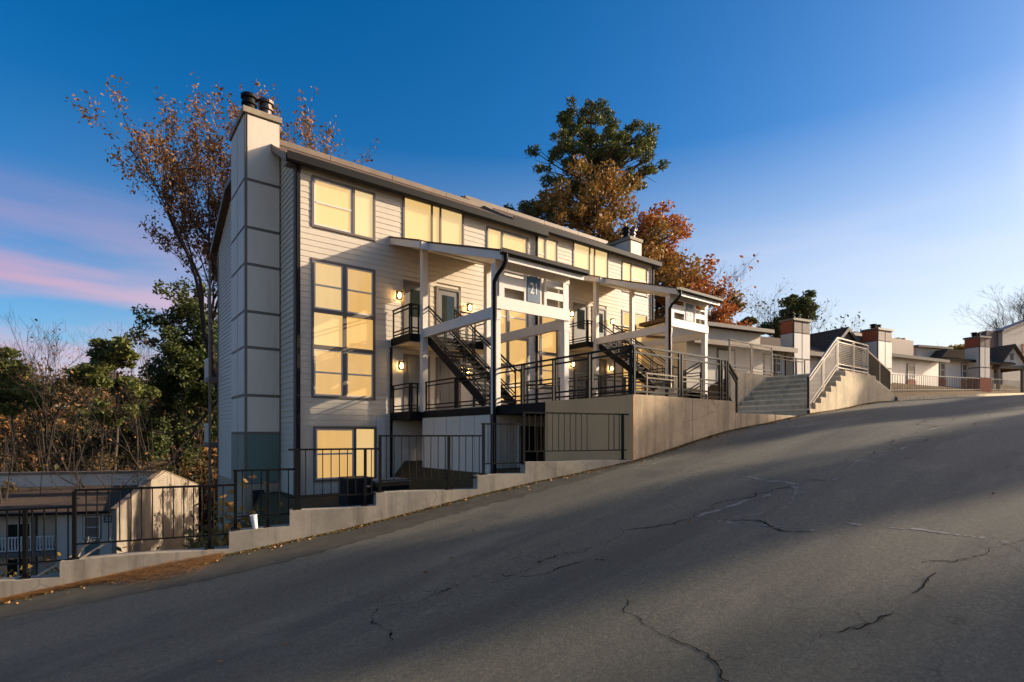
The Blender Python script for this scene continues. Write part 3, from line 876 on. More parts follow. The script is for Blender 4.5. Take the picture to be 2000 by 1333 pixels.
    pts = [(8.78, 11.57, 4.86), (8.78, 11.57, 4.70), (8.76, 11.66, 4.55), (8.76, 11.95, 4.38), (8.76, 12.06, 4.22), (8.76, 12.06, 3.30), (8.76, 12.07, 3.1), (8.76, 12.07, -1.5)]
    MB().tube([(U(a), Vv(b), Z(c)) for a, b, c in pts], [.06, .06, .06, .06, .065, .065, .055, .055], 8).build('downspout', gut, t)
    # decks
    d = MB().box(U(8.44), U(12.06), Vv(16.5), Vv(17.94), Z(3.18), Z(3.44))
    d.build('upper_deck', M['dark'], t)
    B('deck_ceiling', M['cream'], 8.50, 12.0, 16.56, 17.93, 3.15, 3.179)
    B('lower_deck', M['dark'], 8.44, 12.06, 16.45, 17.94, .52, .80)
    B('lower_deck', M['dark'], 8.86, 11.64, 12.15, 16.449, .58, .80)
    B('deck_floor', M['step'], 8.9, 11.6, 12.18, 17.9, .801, .83)
    # storage walls under the lower deck, in vertical panels
    zb = -2.4
    n = 5
    for k in range(n):
        a = 12.45 + (16.42-12.45)*k/n; c = 12.45 + (16.42-12.45)*(k+1)/n
        B('wall_panel', M['panel'], 8.88, 8.93, a+.012, c-.012, zb, .575)
    B('storage_core', M['taupe'], 8.915, 11.6, 12.46, 16.4, zb, .57)
    # railings on the decks
    q = lambda L_: [(U(a), Vv(b), Z(c)) for a, b, c in L_]
    rail_run(t, q([(8.50, 17.9, 3.44), (8.50, 16.56, 3.44)]), 1.0, M['bronze'])
    rail_run(t, q([(8.50, 16.56, 3.44), (8.86, 16.56, 3.44)]), 1.0, M['bronze'], .4)
    rail_run(t, q([(10.30, 16.56, 3.44), (12.0, 16.56, 3.44)]), 1.0, M['bronze'])
    rail_run(t, q([(12.0, 16.56, 3.44), (12.0, 17.9, 3.44)]), 1.0, M['bronze'])
    rail_run(t, q([(8.50, 17.9, .80), (8.50, 16.56, .80)]), .95, M['bronze'])
    rail_run(t, q([(8.50, 16.56, .80), (8.82, 16.56, .80)]), .95, M['bronze'], .4)
    rail_run(t, q([(8.93, 16.28, .80), (8.93, 12.4, .80)]), .98, M['bronze'], 1.9)
    if rod: rail_run(t, q([(11.57, 16.28, .80), (11.57, 12.4, .80)]), .98, M['bronze'], 1.9)
    # steel staircase from the lower landing to the upper deck
    s = thing('metal_staircase', ('dark steel staircase under the nearer porch roof, beside the number plaque' if ou == 0 else 'dark steel staircase under the farther porch roof'), 'staircase', (U(9.6), Vv(12.9), Z(.83)), 'steel porch stairs')
    p0, p1 = Vector((0, 16.46, 3.36)), Vector((0, 12.95, .90))
    for u in (9.06, 10.16):
        a = Vector((U(u), Vv(p0.y), Z(p0.z))); c = Vector((U(u), Vv(p1.y), Z(p1.z)))
        MB().bar(a, c, .05, .27).build('stringer', M['dark'], s)
    nst = 14
    for k in range(nst):
        f = (k+.6)/nst; y = p0.y + (p1.y-p0.y)*f; z = p0.z + (p1.z-p0.z)*f + .05
        MB().box(U(9.09), U(10.13), Vv(y-.13), Vv(y+.13), Z(z-.02), Z(z+.02)).box(U(9.09), U(10.13), Vv(y-.13), Vv(y-.11), Z(z-.07), Z(z-.0201)).build('tread', M['bronze'], s)
    for u in (9.06, 10.16):
        a = Vector((U(u), Vv(16.40), Z(3.44))); c = Vector((U(u), Vv(12.92), Z(1.0)))
        up = Vector((0, 0, 1))
        hr = None
        for hh, ww in ((1.0, .045), (.88, .028), (.25, .028), (.15, .028)):
            o_ = MB().bar(a+up*hh, c+up*hh, ww, ww).build('rail' if hr else 'handrail', M['dark'], hr or s); hr = hr or o_
        for f in (0, .33, .36, .66, .69, 1):
            q_ = a.lerp(c, f); MB().bar(q_, q_+up*1.0, .034, .034, up=(0, 1, 0)).build('rail_post', M['dark'], hr)
        e = c + Vector((0, -.28, -.0))
        MB().bar(c+up*1.0, e+up*.9, .045, .045).bar(e+up*.9, e-up*.15, .036, .036, up=(0, 1, 0)).build('rail_end', M['dark'], hr)
    return t
porch(OA, 'nearer white two storey entrance porch with the blue number plaque and dark gutter', M['dark'], True)
porch(OB, 'farther white two storey entrance porch, its plaque half in sunlight', M['bronze'], True)
for O, who in ((OA, 'nearer'), (OB, 'farther')):
    ou, ov, oz = O
    for (u, z, wh) in ((8.72, 5.02, 'upper left door'), (11.74, 5.02, 'upper right door'), (8.80, 2.50, 'lower left door'), (11.66, 2.50, 'lower right door')):
        lantern(u+ou, FV_+ov-.02, z+oz, 'lit lantern by the %s of the %s porch' % (wh, who), 'wall lanterns by the flat doors')
# doorway under the nearer landing: dark opening, ajar brown door, pale jamb
dw = thing('storage_doorway', 'dark storage doorway with a brown door ajar, under the landing', 'doorway', (10.3, 12.3, -.85))
MB().box(8.93, 9.82, 12.37, 12.44, -2, .57).box(10.82, 11.6, 12.37, 12.44, -2, .57).box(9.82, 10.82, 12.37, 12.44, .30, .57).build('front_wall', M['taupe'], dw)
for a, b in ((8.95, 9.22), (9.24, 9.51), (9.53, 9.80), (10.84, 11.2), (11.22, 11.58)):
    bx('wall_panel', M['panel'], dw, a, b, 12.33, 12.369, -2, .57)
for a, b in ((9.83, 10.15), (10.17, 10.48), (10.50, 10.81)):
    bx('wall_panel', M['panel'], dw, a, b, 12.33, 12.369, .345, .57)
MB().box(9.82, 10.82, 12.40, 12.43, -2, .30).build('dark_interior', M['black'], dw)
MB().box(9.78, 9.86, 12.28, 12.34, -1.2, .34).box(10.78, 10.86, 12.28, 12.34, -1.2, .34).box(9.86, 10.78, 12.28, 12.34, .26, .34).build('door_frame', M['white'], dw)
MB().hexa([(10.78,12.33,-1.1),(10.76,12.38,-1.1),(10.30,12.10,-1.1),(10.33,12.06,-1.1),(10.78,12.33,.25),(10.76,12.38,.25),(10.30,12.10,.25),(10.33,12.06,.25)]).build('door', M['wood'], dw)
# ------------------------------------------------------------------ stepped kerb wall and its iron fence
FD = Vector((1, -.243, 0)).normalized(); FNrm = Vector((.243, 1, 0)).normalized()
def fp(u, off=0, z=0):
    p = Vector((u, 9.52-.243*u, z)); return p + FNrm*off
kw = thing('kerb_wall', 'low stepped concrete wall along the road edge carrying the black iron fence', 'wall', (3, 8.8, -2))
for (a, b, top, tb) in ((-4.2,-2.4,-2.32,0),(-2.4,-.35,-1.93,0),(-.35,1.64,-1.72,0),(1.64,2.47,-1.46,.02),(2.47,3.78,-1.20,.02),(3.78,5.55,-.98,0),(5.55,6.49,-.735,0),(6.49,8.92,-.515,0)):
    th = .24
    P = [fp(a,0,0), fp(b,0,0), fp(b,th,0), fp(a,th,0)]
    lo = float(zr(a))-.5
    bm = MB(); n = len(bm.v); k = 8
    # front face gently uneven
    for i in range(k):
        u0 = a+(b-a)*i/k; u1 = a+(b-a)*(i+1)/k
        w0 = .006*math.sin(u0*5.1); w1 = .006*math.sin(u1*5.1)
        dz0 = .008*math.sin(u0*3.3)+tb*(i/k-.5); dz1 = .008*math.sin(u1*3.3)+tb*((i+1)/k-.5)
        bm.hexa([fp(u0,w0,lo), fp(u1,w1,lo), fp(u1,th,lo), fp(u0,th,lo), fp(u0,w0,top+dz0), fp(u1,w1,top+dz1), fp(u1,th,top+dz1), fp(u0,th,top+dz0)])
    bm.build('wall_block', M['concrete'], kw)
secs = [(-4.2,-2.32,-1.35,-2.32,(-4.2,-2.4)), (-2.32,-.20,-1.0,-1.93,(-2.3,-.74)), (-.22,1.71,-.77,-1.72,(-.22,1.38)), (1.69,2.60,-.55,-1.46,(1.72,2.16)),
        (2.45,3.86,-.235,-1.20,(2.58,3.62)), (3.84,5.70,-.015,-.98,(3.86,5.05)), (5.66,6.52,.205,-.735,(5.70,)), (6.48,8.86,.43,-.515,(6.50,8.72))]
seclab = ['lowest black iron fence section, leaving the left edge of the picture', 'black iron fence section before the low grey roofed building, with a heavy bolted post', 'long black iron fence section in front of the sunlit stucco end wall', 'short black iron fence section in front of the chimney base', 'black iron fence section in front of the lit ground floor window', 'black iron fence section in front of the storage wall panels', 'short black iron fence section in front of the black downspout', 'topmost black iron fence section, against the tan landing wall, with missing balusters']
for (a, b, zt_, zb_, posts), lab in zip(secs, seclab):
    f = thing('iron_fence', lab, 'fence', fp((a+b)/2, .10, zb_), 'stepped iron fence sections')
    MB().bar(fp(a,.10,zt_), fp(b,.10,zt_), .042, .03).build('top_rail', M['iron'], f)
    zl = zb_+.20
    MB().bar(fp(a+.03,.10,zl), fp(b-.05,.10,zl), .022, .022).build('bottom_rail', M['iron'], f)
    for i, u in enumerate(posts):
        wd = .075 if abs(u-2.58) < .01 else .045
        MB().bar(fp(u,.10,zb_-.05), fp(u,.10,zt_-.015), wd, wd, up=FD).box(*[c for q in ((-.06,.06),) for c in (fp(u,.10).x-.055, fp(u,.10).x+.055, fp(u,.10).y-.055, fp(u,.10).y+.055)], zb_-.012, zb_+.014).build('post', M['iron'], f)
    sp = .127; u = a + .127; first = None
    Rb = random.Random(int(a*100)+7)
    while u < b - .06:
        skip = (zt_ > .4 and 7.88 < u < 8.28)
        if not skip and min(abs(u-p) for p in posts) > .05:
            j = Rb.uniform(-.010, .010) if zt_ > .4 else Rb.uniform(-.004, .004)
            MB().tube([fp(u,.10,zl), fp(u+j,.10+j,(zl+zt_)/2), fp(u,.10,zt_-.01)], .0085, 6, False).build('baluster', M['iron'], f)
        u += sp

# ------------------------------------------------------------------ concrete landing and its walls
ld_ = thing('concrete_landing', 'raised concrete landing with tall stained retaining walls between the road and the porch', 'landing', (10.8, 9.7, -.6))
MB().box(8.93, 8.954, 7.362, 7.605, -1.6, .84).box(8.93, 9.15, 7.6051, 10.15, -1.6, .84).build('side_wall', M['tan'], ld_)
for a_, c_ in ((8.9545, 11.02), (11.026, 12.9)):
    MB().box(a_, c_, 7.36, 7.60, -1.2, .855).build('front_wall', M['concrete_wall'], ld_, bevel=.015)
for a_, c_ in ((12.905, 14.95), (14.96, 17.08)):
    MB().box(a_, c_, 7.36, 7.60, -.6, .56).build('front_wall', M['concrete_wall'], ld_, bevel=.015)
MB().box(9.151, 12.74, 7.601, 12.19, .66, .835).build('walkway_slab', M['step'], ld_)
MB().box(8.90, 9.15, 10.151, 12.14, .57, .82).build('edge_fascia', M['dark'], ld_)
MB().box(12.9, 17.06, 7.601, 10.0, -.2, .545).build('lower_slab', M['step'], ld_)
MB().box(12.741, 13.1, 7.601, 10.0, .2, .70).build('landing_step', M['step'], ld_)
MB().box(11.7, 12.9, 10.16, 12.5, -.9, .655).build('back_wall', M['tan'], ld_)
MB().box(12.75, 17.20, 10.0, 10.2, -.2, .99).build('back_kerb', M['pale_concrete'], ld_)
MB().box(12.75, 19.0, 10.21, 15.5, .2, .97).build('upper_slab', M['step'], ld_)
for i in range(5):
    MB().box(16.6+.3*i, 18.95, 12.2, 13.6, .975, 1.13+.17*i).build('porch_step', M['pale_concrete'], ld_) if i < 5 else None
r1 = thing('landing_railing', 'dark metal railing along the front edge and corner of the raised concrete landing', 'railing', (8.99, 9.8, .84), 'landing railings')
rail_run(r1, [(8.99, 12.3, .82), (8.99, 7.44, .84)], 1.04, M['bronze'], 1.22)
rail_run(r1, [(8.99, 7.44, .84), (12.35, 7.44, .84)], 1.04, M['bronze'], 1.66)
rail_run(r1, [(12.35, 7.44, .84), (12.62, 7.44, .84)], 1.04, M['bronze'], .5)
rail_run(r1, [(12.62, 7.44, .84), (13.12, 7.44, .40)], 1.04, M['bronze'], .6)
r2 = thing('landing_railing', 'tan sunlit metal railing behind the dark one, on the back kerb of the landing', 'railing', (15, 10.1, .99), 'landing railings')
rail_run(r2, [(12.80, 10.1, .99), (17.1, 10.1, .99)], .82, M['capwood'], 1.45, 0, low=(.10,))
r3 = thing('landing_railing', 'dark metal railing across the inner edge of the walkway in front of the farther porch', 'railing', (12.7, 12, .9), 'landing railings')
rail_run(r3, [(11.75, 12.0, .9), (16.4, 12.0, .95)], 1.0, M['bronze'], 1.2)
rail_run(r3, [(16.4, 12.0, .95), (18.6, 12.0, 1.85)], 1.0, M['bronze'], 1.2)
r4 = thing('landing_railing', 'small dark railing in front of the yellow window at the nearer porch foot', 'railing', (12.3, 13.6, .8), 'landing railings')
rail_run(r4, [(11.8, 14.4, .80), (15.0, 14.4, .85)], .95, M['bronze'], 1.5)

# ------------------------------------------------------------------ broad concrete stairs up the hill
st = thing('concrete_stairs', 'broad concrete stairs with sunlit side wall climbing beside the road', 'stairs', (18.6, 8.7, .5))
NS = 8; u0, u1 = 17.09, 20.05; z0, z1 = .60, 2.13
for k in range(NS):
    a = u0 + (u1-u0)*k/NS; zt_ = z0 + (z1-z0)*(k+1)/NS
    e = u1+.3 if k == NS-1 else u0 + (u1-u0)*(k+1)/NS + .02
    MB().box(a, u0 + (u1-u0)*(k+1)/NS, 7.36, 9.98, .0, zt_).build('step', M['pale_concrete'], st)
    MB().box(a-.03, a+.05, 7.355, 9.978, zt_-.045, zt_+.006).build('nosing', M['nosing'], st)
MB().prism([(20.051, .1), (22.35, .3), (22.35, 2.125), (20.051, 2.125)], 'y', 7.364, 7.62).build('side_wall', M['pale_concrete'], st)
MB().box(20.052, 22.35, 7.621, 9.98, .6, 2.128).build('top_landing', M['pale_concrete'], st)
MB().prism([(22.351, .9), (24.5, 1.1), (24.5, 1.55), (24.15, 1.62), (22.351, 2.0)], 'y', 7.40, 7.62).build('ramp_wall', M['pale_concrete'], st)
MB().box(17.20, 20.34, 9.985, 10.2, .3, 2.20).build('back_wall', M['pale_concrete'], st)
sr = thing('stair_railing', 'beige metal railing with fine horizontal rods down the road side of the broad stairs', 'railing', (19, 7.42, 1.2), 'stair railings')
rail_run(sr, [(17.12, 7.45, .66), (19.22, 7.45, 2.12)], 1.06, M['beige'], 1.3, 11)
rail_run(sr, [(19.22, 7.45, 2.12), (21.85, 7.45, 2.12)], 1.06, M['beige'], 1.3, 11)
MB().bar((17.10, 7.41, .50), (17.10, 7.41, 1.76), .06, .06, up=(0,1,0)).build('end_post', M['bronze'], sr)
sr2 = thing('stair_railing', 'beige metal railing with fine horizontal rods on the far wall of the broad stairs', 'railing', (18.7, 10.1, 2.2), 'stair railings')
rail_run(sr2, [(17.24, 10.09, 2.20), (20.26, 10.09, 2.20)], 1.08, M['beige'], 1.5, 11)
pr = thing('ramp_railing', 'brown railing with close slats sloping down from the top of the broad stairs', 'railing', (23.2, 7.5, 1.9))
MB().bar((22.0, 7.5, 3.0), (24.2, 7.5, 2.42), .05, .04).bar((22.0, 7.5, 2.18), (24.2, 7.5, 1.68), .04, .04).build('rail', M['beige'], pr)
b = MB()
for k in range(34):
    u = 22.03 + 2.15*k/33; b.bar((u, 7.5, 2.17-.227*(u-22)), (u, 7.5, 2.98-.264*(u-22)), .022, .03, up=(0,1,0))
b.build('slat', M['bronze'], pr, kind='stuff')
MB().bar((23.1,7.5,1.9),(23.1,7.5,2.72),.045,.045,up=(0,1,0)).bar((24.2,7.5,1.5),(24.2,7.5,2.43),.045,.045,up=(0,1,0)).build('post', M['beige'], pr)
tr = thing('terrace_railing', 'dark metal terrace railing beyond the top of the broad stairs', 'railing', (25, 11, 2.4))
rail_run(tr, [(20.6, 10.6, 2.13), (26.4, 11.6, 2.5)], 1.03, M['bronze'], 1.6)

# ------------------------------------------------------------------ small things behind the fence
ac = thing('air_conditioner', 'dark green boxy outdoor air conditioner with louvred sides under the lit ground floor window', 'air conditioner', (5.70, 14.3, -1.95))
MB().box(5.37, 6.03, 14.0, 14.66, -1.95, -1.22).build('case', M['black'], ac)
for i in range(11):
    z = -1.90+.062*i
    bx('louvre', M['dark'], ac, 5.345, 6.055, 13.975, 14.685, z, z+.03)
MB().box(5.34, 6.06, 13.97, 14.69, -1.219, -1.15).build('lid', M['black'], ac, bevel=.02)
bx('badge', M['rust'], ac, 5.82, 5.98, 13.966, 13.974, -1.42, -1.36)
bx('badge', M['whiteplastic'], ac, 5.84, 5.96, 13.963, 13.9655, -1.40, -1.38)
ac2 = thing('window_well', 'low dark slatted timber box with a pale rim, right of the air conditioner', 'box', (6.8, 14.5, -1.7))
for i in range(4):
    z = -1.80+.115*i
    bx('slat', M['wood'] if i % 2 else M['bronze'], ac2, 6.28, 7.30, 14.3, 15.2, z, z+.105)
bx('rim', M['found'], ac2, 6.22, 7.36, 14.24, 15.26, -1.34, -1.29)
cup = thing('paper_cup', 'tall white paper cup leaning on the kerb wall under the chimney', 'cup', fp(1.98, .07, -1.46))
c0 = fp(1.99, .07, -1.455)
b = MB(); prof = [(.036, 0), (.052, .20), (.056, .205), (.056, .215)]
b.lathe((0, 0, 0), prof, 14)
b.v = [tuple(Matrix.Rotation(rad(-8), 3, 'Y') @ Vector(p) + c0) for p in b.v]
b.build('cup_body', M['whiteplastic'], cup)
# dry pale branches lying over the low kerb wall on the left
rb = random.Random(4)
for i, (u, ln, ang) in enumerate(((-.14, .42, 32), (-.30, .38, 38), (-.62, .34, 30), (-.20, .30, 62))):
    p = fp(u, .16, -1.72 if u > -.35 else -1.93); a = rad(ang)
    d = FD*math.cos(a) + Vector((0, 0, math.sin(a)))
    br = MB().tube([p - d*.1, p + d*ln*.5 + Vector((0,0,.015)), p + d*ln], [.017, .013, .006], 6)
    for f in (.5, .75):
        br.tube([p+d*ln*f, p+d*ln*(f+.15)+Vector((0, .03, .05))], [.006, .003], 5)
    o = br.build('dry_branch', M['beige']); tag(o, ['pale dry stick lying over the kerb wall beside the low end wall, longest of four', 'pale dry stick at the left end of the kerb block below the low window', 'leftmost pale dry stick, beside the heavy bolted fence post', 'upright pale dry stick rising against the low window'][i], 'stick', 'dry sticks on the kerb wall')
# ------------------------------------------------------------------ low buildings, each in its own local frame
class Frame:
    """a facade seen from px0 to px1; local x runs along it, y goes away from the street"""
    def __init__(s, p0, p1):
        s.o = Vector((p0.x, p0.y, 0)); d = Vector((p1.x-p0.x, p1.y-p0.y, 0)); s.w = d.length; d.normalize()
        s.x = d; s.y = Vector((-d.y, d.x, 0)); s.rz = math.atan2(d.y, d.x)
    def W(s, x, y, z): return s.o + s.x*x + s.y*y + Vector((0, 0, z))
    def loc(s, px, py, y=0):               # pixel -> local (x, z) on the plane at depth y
        r = ray(px, py); o = s.o + s.y*y
        t = o.dot(s.y)/r.dot(s.y); p = r*t; return (p-o).dot(s.x), p.z
def loc_build(b, fr, name, mat, parent, **k):
    b.v = [tuple(fr.W(*p)) for p in b.v]; return b.build(name, mat, parent, **k)
def hbox(fr, name, mat, par, *b, **k): return loc_build(MB().box(*b), fr, name, mat, par, **k)
def hwin(fr, par, x0, x1, z0, z1, y=0, lt=False):
    T = .07; b = MB().box(x0-T, x0, y-.05, y+.02, z0-T, z1+T).box(x1, x1+T, y-.05, y+.02, z0-T, z1+T).box(x0, x1, y-.05, y+.02, z1, z1+T).box(x0, x1, y-.05, y+.02, z0-T, z0).box(x0, x1, y-.035, y+.02, (z0+z1)/2-.03, (z0+z1)/2+.03)
    w_ = loc_build(b, fr, 'window', M['white'], par)
    hbox(fr, 'pane', M['lit'] if lt else M['dim'], w_, x0, x1, y-.012, y+.01, z0, z1)
    hbox(fr, 'casing', M['taupe'], w_, x0-T-.06, x1+T+.06, y-.03, y+.015, z0-T-.06, z1+T+.06)
    return w_
def stack_chimney(fr, par, x0, x1, y0, y1, zb, zt_, brick=0, name='chimney'):
    c = hbox(fr, name, M['taupe'], par, x0+.03, x1-.03, y0+.03, y1, zb, zt_-.02)
    hh = zt_-zb; band = zt_ - .85; mid = zb + (band-zb)*.45
    lo = zb + brick
    xm = (x0+x1)/2
    for (za, zc, kind) in ((lo, mid, 0), (mid+.09, band, 0), (band+.05, zt_-.14, 1)):
        for (a, b_) in ((x0+.07, xm-.035), (xm+.035, x1-.05)):
            hbox(fr, 'chimney_panel', M['mauve'] if kind else M['white'], c, a, b_, y0, y0+.035, za, zc)  # front faces: their cooler, dimmer light is put into the colour
        hbox(fr, 'chimney_panel', M['rust'] if kind else M['panel'], c, x0, x0+.035, y0+.08, y1-.03, za, zc)  # left faces: the warm light on them is put into the colour
    if brick: hbox(fr, 'brick_base', M['brick'], c, x0-.04, x1+.04, y0-.05, y1, zb-1.2, zb+brick-.03)
    hbox(fr, 'chimney_cap', M['taupe'], c, x0-.06, x1+.06, y0-.06, y1+.06, zt_-.13, zt_)
    for k in (.36, .68):
        px_ = x0 + (x1-x0)*k
        b = MB().lathe((px_, (y0+y1)/2+.1, zt_), [(.13, -.02), (.13, .16), (.2, .17), (.2, .22), (.14, .24), (.14, .30), (.22, .31), (.2, .36)], 12)
        loc_build(b, fr, 'flue', M['dark'], c)
    return c
# --- right: low block behind the broad stairs
f1 = Frame(at(1375, 668, 28.0), at(1527, 684, 30.6))
h1 = thing('low_building', 'low building with a long pale clerestory band and rust topped chimney behind the broad stairs', 'building', f1.W(4, 1, 2.4), None, f1.rz)
w1 = f1.w
za, zc = f1.loc(1450, 676)[1], f1.loc(1450, 740)[1]
hbox(f1, 'wall', M['cream'], h1, -1.2, w1+.2, 0, 6, zc-2.5, za)
loc_build(MB().prism([(-.6, za-.12), (3.0, za+.62), (3.0, za+.75), (-.6, za+.02)], 'x', -1.3, w1+.5), f1, 'lower_roof', M['shingle'], h1)
hbox(f1, 'fascia', M['brown'], h1, -1.3, w1+.45, -.66, -.605, za-.22, za+.03)
zt1 = f1.loc(1450, 643, 1.6)[1]
hbox(f1, 'clerestory_wall', M['panel'], h1, -1.2, w1+.2, 1.6, 6.5, za, zt1-.15)
loc_build(MB().prism([(1.15, zt1-.14), (7, zt1+.1), (7, zt1+.25), (1.15, zt1+.05)], 'x', -1.4, w1+.8), f1, 'roof', M['shingle'], h1)
hbox(f1, 'fascia', M['taupe'], h1, -1.4, w1+.8, 1.10, 1.145, zt1-.16, zt1+.05)
x0, _ = f1.loc(1403, 680); x1, _ = f1.loc(1417, 680)
hbox(f1, 'door', M['panel'], h1, x0, x1+.6, -.03, -.004, zc-.3, za-.35)
hbox(f1, 'door_frame', M['taupe'], h1, x0-.12, x1+.72, -.02, -.002, zc-.3, za-.24)
x0, z1_ = f1.loc(1509, 693); x1, z0_ = f1.loc(1523, 727)
hwin(f1, h1, x0, x1, z0_, z1_)
hbox(f1, 'brick_base', M['brick'], h1, w1-2.2, w1+.3, -.08, -.002, zc-1.5, zc+.1)
xa, _ = f1.loc(1550, 700, -.4); xb, _ = f1.loc(1583, 700, -.4); zt_ = f1.loc(1550, 621, -.4)[1]
stack_chimney(f1, h1, xa, xb, -.4, .45, zc, zt_, .10)
hbox(f1, 'rust_base', M['brick'], h1, w1-.2, xb+1.5, -.30, .0, zc-1.4, zc+.08)
# --- gabled house between the first two chimneys
f2 = Frame(at(1585, 692, 33.5), at(1692, 700, 35.5))
h2 = thing('gabled_house', 'small gabled house with a brown shingle roof between the first and second rust topped chimneys', 'house', f2.W(3, 1, 2.6), None, f2.rz)
xr, zr_ = f2.loc(1649, 640, .0); xl, zl_ = f2.loc(1607, 692, 0); xq = 2*xr - xl
zb2 = f2.loc(1600, 752)[1]
loc_build(MB().prism([(xl, zb2-2), (xq, zb2-2), (xq, zl_), (xr, zr_-.15), (xl, zl_)], 'y', 0, .25), f2, 'gable_wall', M['panel'], h2)
hbox(f2, 'wall', M['cream'], h2, -1.5, xq, .3, 7, zb2-2, zl_-.02)
for sgn, xe in ((-1, xl), (1, xq)):
    d = (zr_-zl_)/abs(xr-xl)
    pts = [(xr, zr_), (xe+sgn*.35, zl_-.35*d), (xe+sgn*.35, zl_-.35*d-.12), (xr, zr_-.12)]
    loc_build(MB().prism(pts, 'y', -.3, 8), f2, 'roof_slope', M['shingle'], h2)
    loc_build(MB().prism([(xr, zr_-.02), (xe+sgn*.37, zl_-.37*d-.0), (xe+sgn*.37, zl_-.37*d-.25), (xr, zr_-.27)], 'y', -.34, -.302), f2, 'rake_board', M['taupe'], h2)
# side roof wing running left from the gable
zri = f2.loc(1583, 653, 3)[1]
loc_build(MB().prism([(-.6, zl_-.05), (3.4, zr_-.25), (3.4, zr_-.4), (-.6, zl_-.2)], 'x', -4.5, xr-.2), f2, 'roof_slope', M['shingle'], h2)
hbox(f2, 'fascia', M['brown'], h2, -4.5, xl+.1, -.66, -.60, zl_-.28, zl_-.03)
hbox(f2, 'wall', M['cream'], h2, -4.4, xl, 0, .28, zb2-2, zl_-.1)
# --- grey upper storey building with the second chimney
f3 = Frame(at(1743, 697, 36.0), at(1833, 706, 38.6))
h3 = thing('low_building', 'low building with a ragged grey upper wall, just right of the second rust topped chimney', 'building', f3.W(3, 1, 3), None, f3.rz)
w3 = f3.w; ze = f3.loc(1790, 702)[1]; zb3 = f3.loc(1790, 765)[1]
hbox(f3, 'wall', M['white'], h3, -2.2, w3, 0, 6, zb3-1.5, ze)
loc_build(MB().prism([(-.5, ze-.05), (1.6, ze+.28), (1.6, ze+.38), (-.5, ze+.07)], 'x', -2.3, w3+.3), f3, 'lower_roof', M['brown'], h3)
hbox(f3, 'fascia', M['dark'], h3, -2.3, w3+.3, -.56, -.505, ze-.13, ze+.07)
zu = f3.loc(1790, 667, 1.7)[1]
hbox(f3, 'upper_wall', M['mauve'], h3, -2.3, w3+.2, 1.7, 6, ze, zu)
for k in range(9):
    x = -2.0 + (w3+2.0)*k/9
    hbox(f3, 'roof_flap', M['dark'] if k % 2 else M['panel'], h3, x, x+.34, 1.72, 3.0, zu+.002, zu+.05+.05*(k % 3))
xa, z1_ = f3.loc(1773, 714); xb, z0_ = f3.loc(1785, 739)
hwin(f3, h3, xa, xb, z0_, z1_)
hbox(f3, 'brick_panel', M['brick'], h3, xa-.15, xb+.15, -.05, -.002, zb3-.8, z0_-.16)
xa, _ = f3.loc(1714.7, 700, -.6); xb, _ = f3.loc(1742.7, 700, -.6); zt_ = f3.loc(1714.7, 640, -.6)[1]
stack_chimney(f3, h3, xa, xb, -.6, .4, zb3-.2, zt_)
hbox(f3, 'link_wall', M['taupe'], h3, -4.5, -2.2, .5, 5, zb3-1.5, zu-.55)
# --- next low building with the third chimney
f4 = Frame(at(1833, 706, 40.0), at(1893, 709, 41.0))
h4 = thing('low_building', 'low white building with a small upper band, left of the third rust topped chimney', 'building', f4.W(2, 1, 3.4), None, f4.rz)
w4 = f4.w; ze = f4.loc(1860, 705)[1]; zb4 = f4.loc(1860, 760)[1]
hbox(f4, 'wall', M['white'], h4, 0, w4+2, 0, 6, zb4-1.5, ze)
loc_build(MB().prism([(-.5, ze-.05), (1.5, ze+.30), (1.5, ze+.40), (-.5, ze+.07)], 'x', -.1, w4+.3), f4, 'lower_roof', M['brown'], h4)
hbox(f4, 'fascia', M['dark'], h4, -.1, w4+.3, -.56, -.505, ze-.12, ze+.07)
zu = f4.loc(1860, 681, 1.6)[1]
hbox(f4, 'upper_wall', M['panel'], h4, 0, w4, 1.6, 6, ze, zu-.1)
loc_build(MB().prism([(1.3, zu-.12), (6, zu+.1), (6, zu+.22), (1.3, zu+.04)], 'x', -.2, w4+.3), f4, 'roof', M['taupe'], h4)
loc_build(MB().prism([(1.2, ze+.35), (w4+.5, ze+.35), (w4+.5, ze+1.0), (2.0, ze+1.0)], 'y', .6, 1.55), f4, 'roof_slope', M['shingle'], h4)
hbox(f4, 'corner_board', M['taupe'], h4, -.02, .10, -.03, .0, zb4-1, ze)
for (p, q) in (((1836, 711), (1844, 735)), ((1879, 712), (1887, 738))):
    xa, z1_ = f4.loc(*p); xb, z0_ = f4.loc(*q)
    hwin(f4, h4, xa, xb, z0_, z1_)
    hbox(f4, 'brick_panel', M['brick'], h4, xa-.15, xb+.15, -.05, -.002, zb4-.8, z0_-.16)
xa, _ = f4.loc(1913.5, 700, -.8); xb, _ = f4.loc(1934, 700, -.8); zt_ = f4.loc(1913.5, 656, -.8)[1]
stack_chimney(f4, h4, xa, xb, -.8, .25, f4.loc(1913, 752, -.8)[1], zt_, .55)
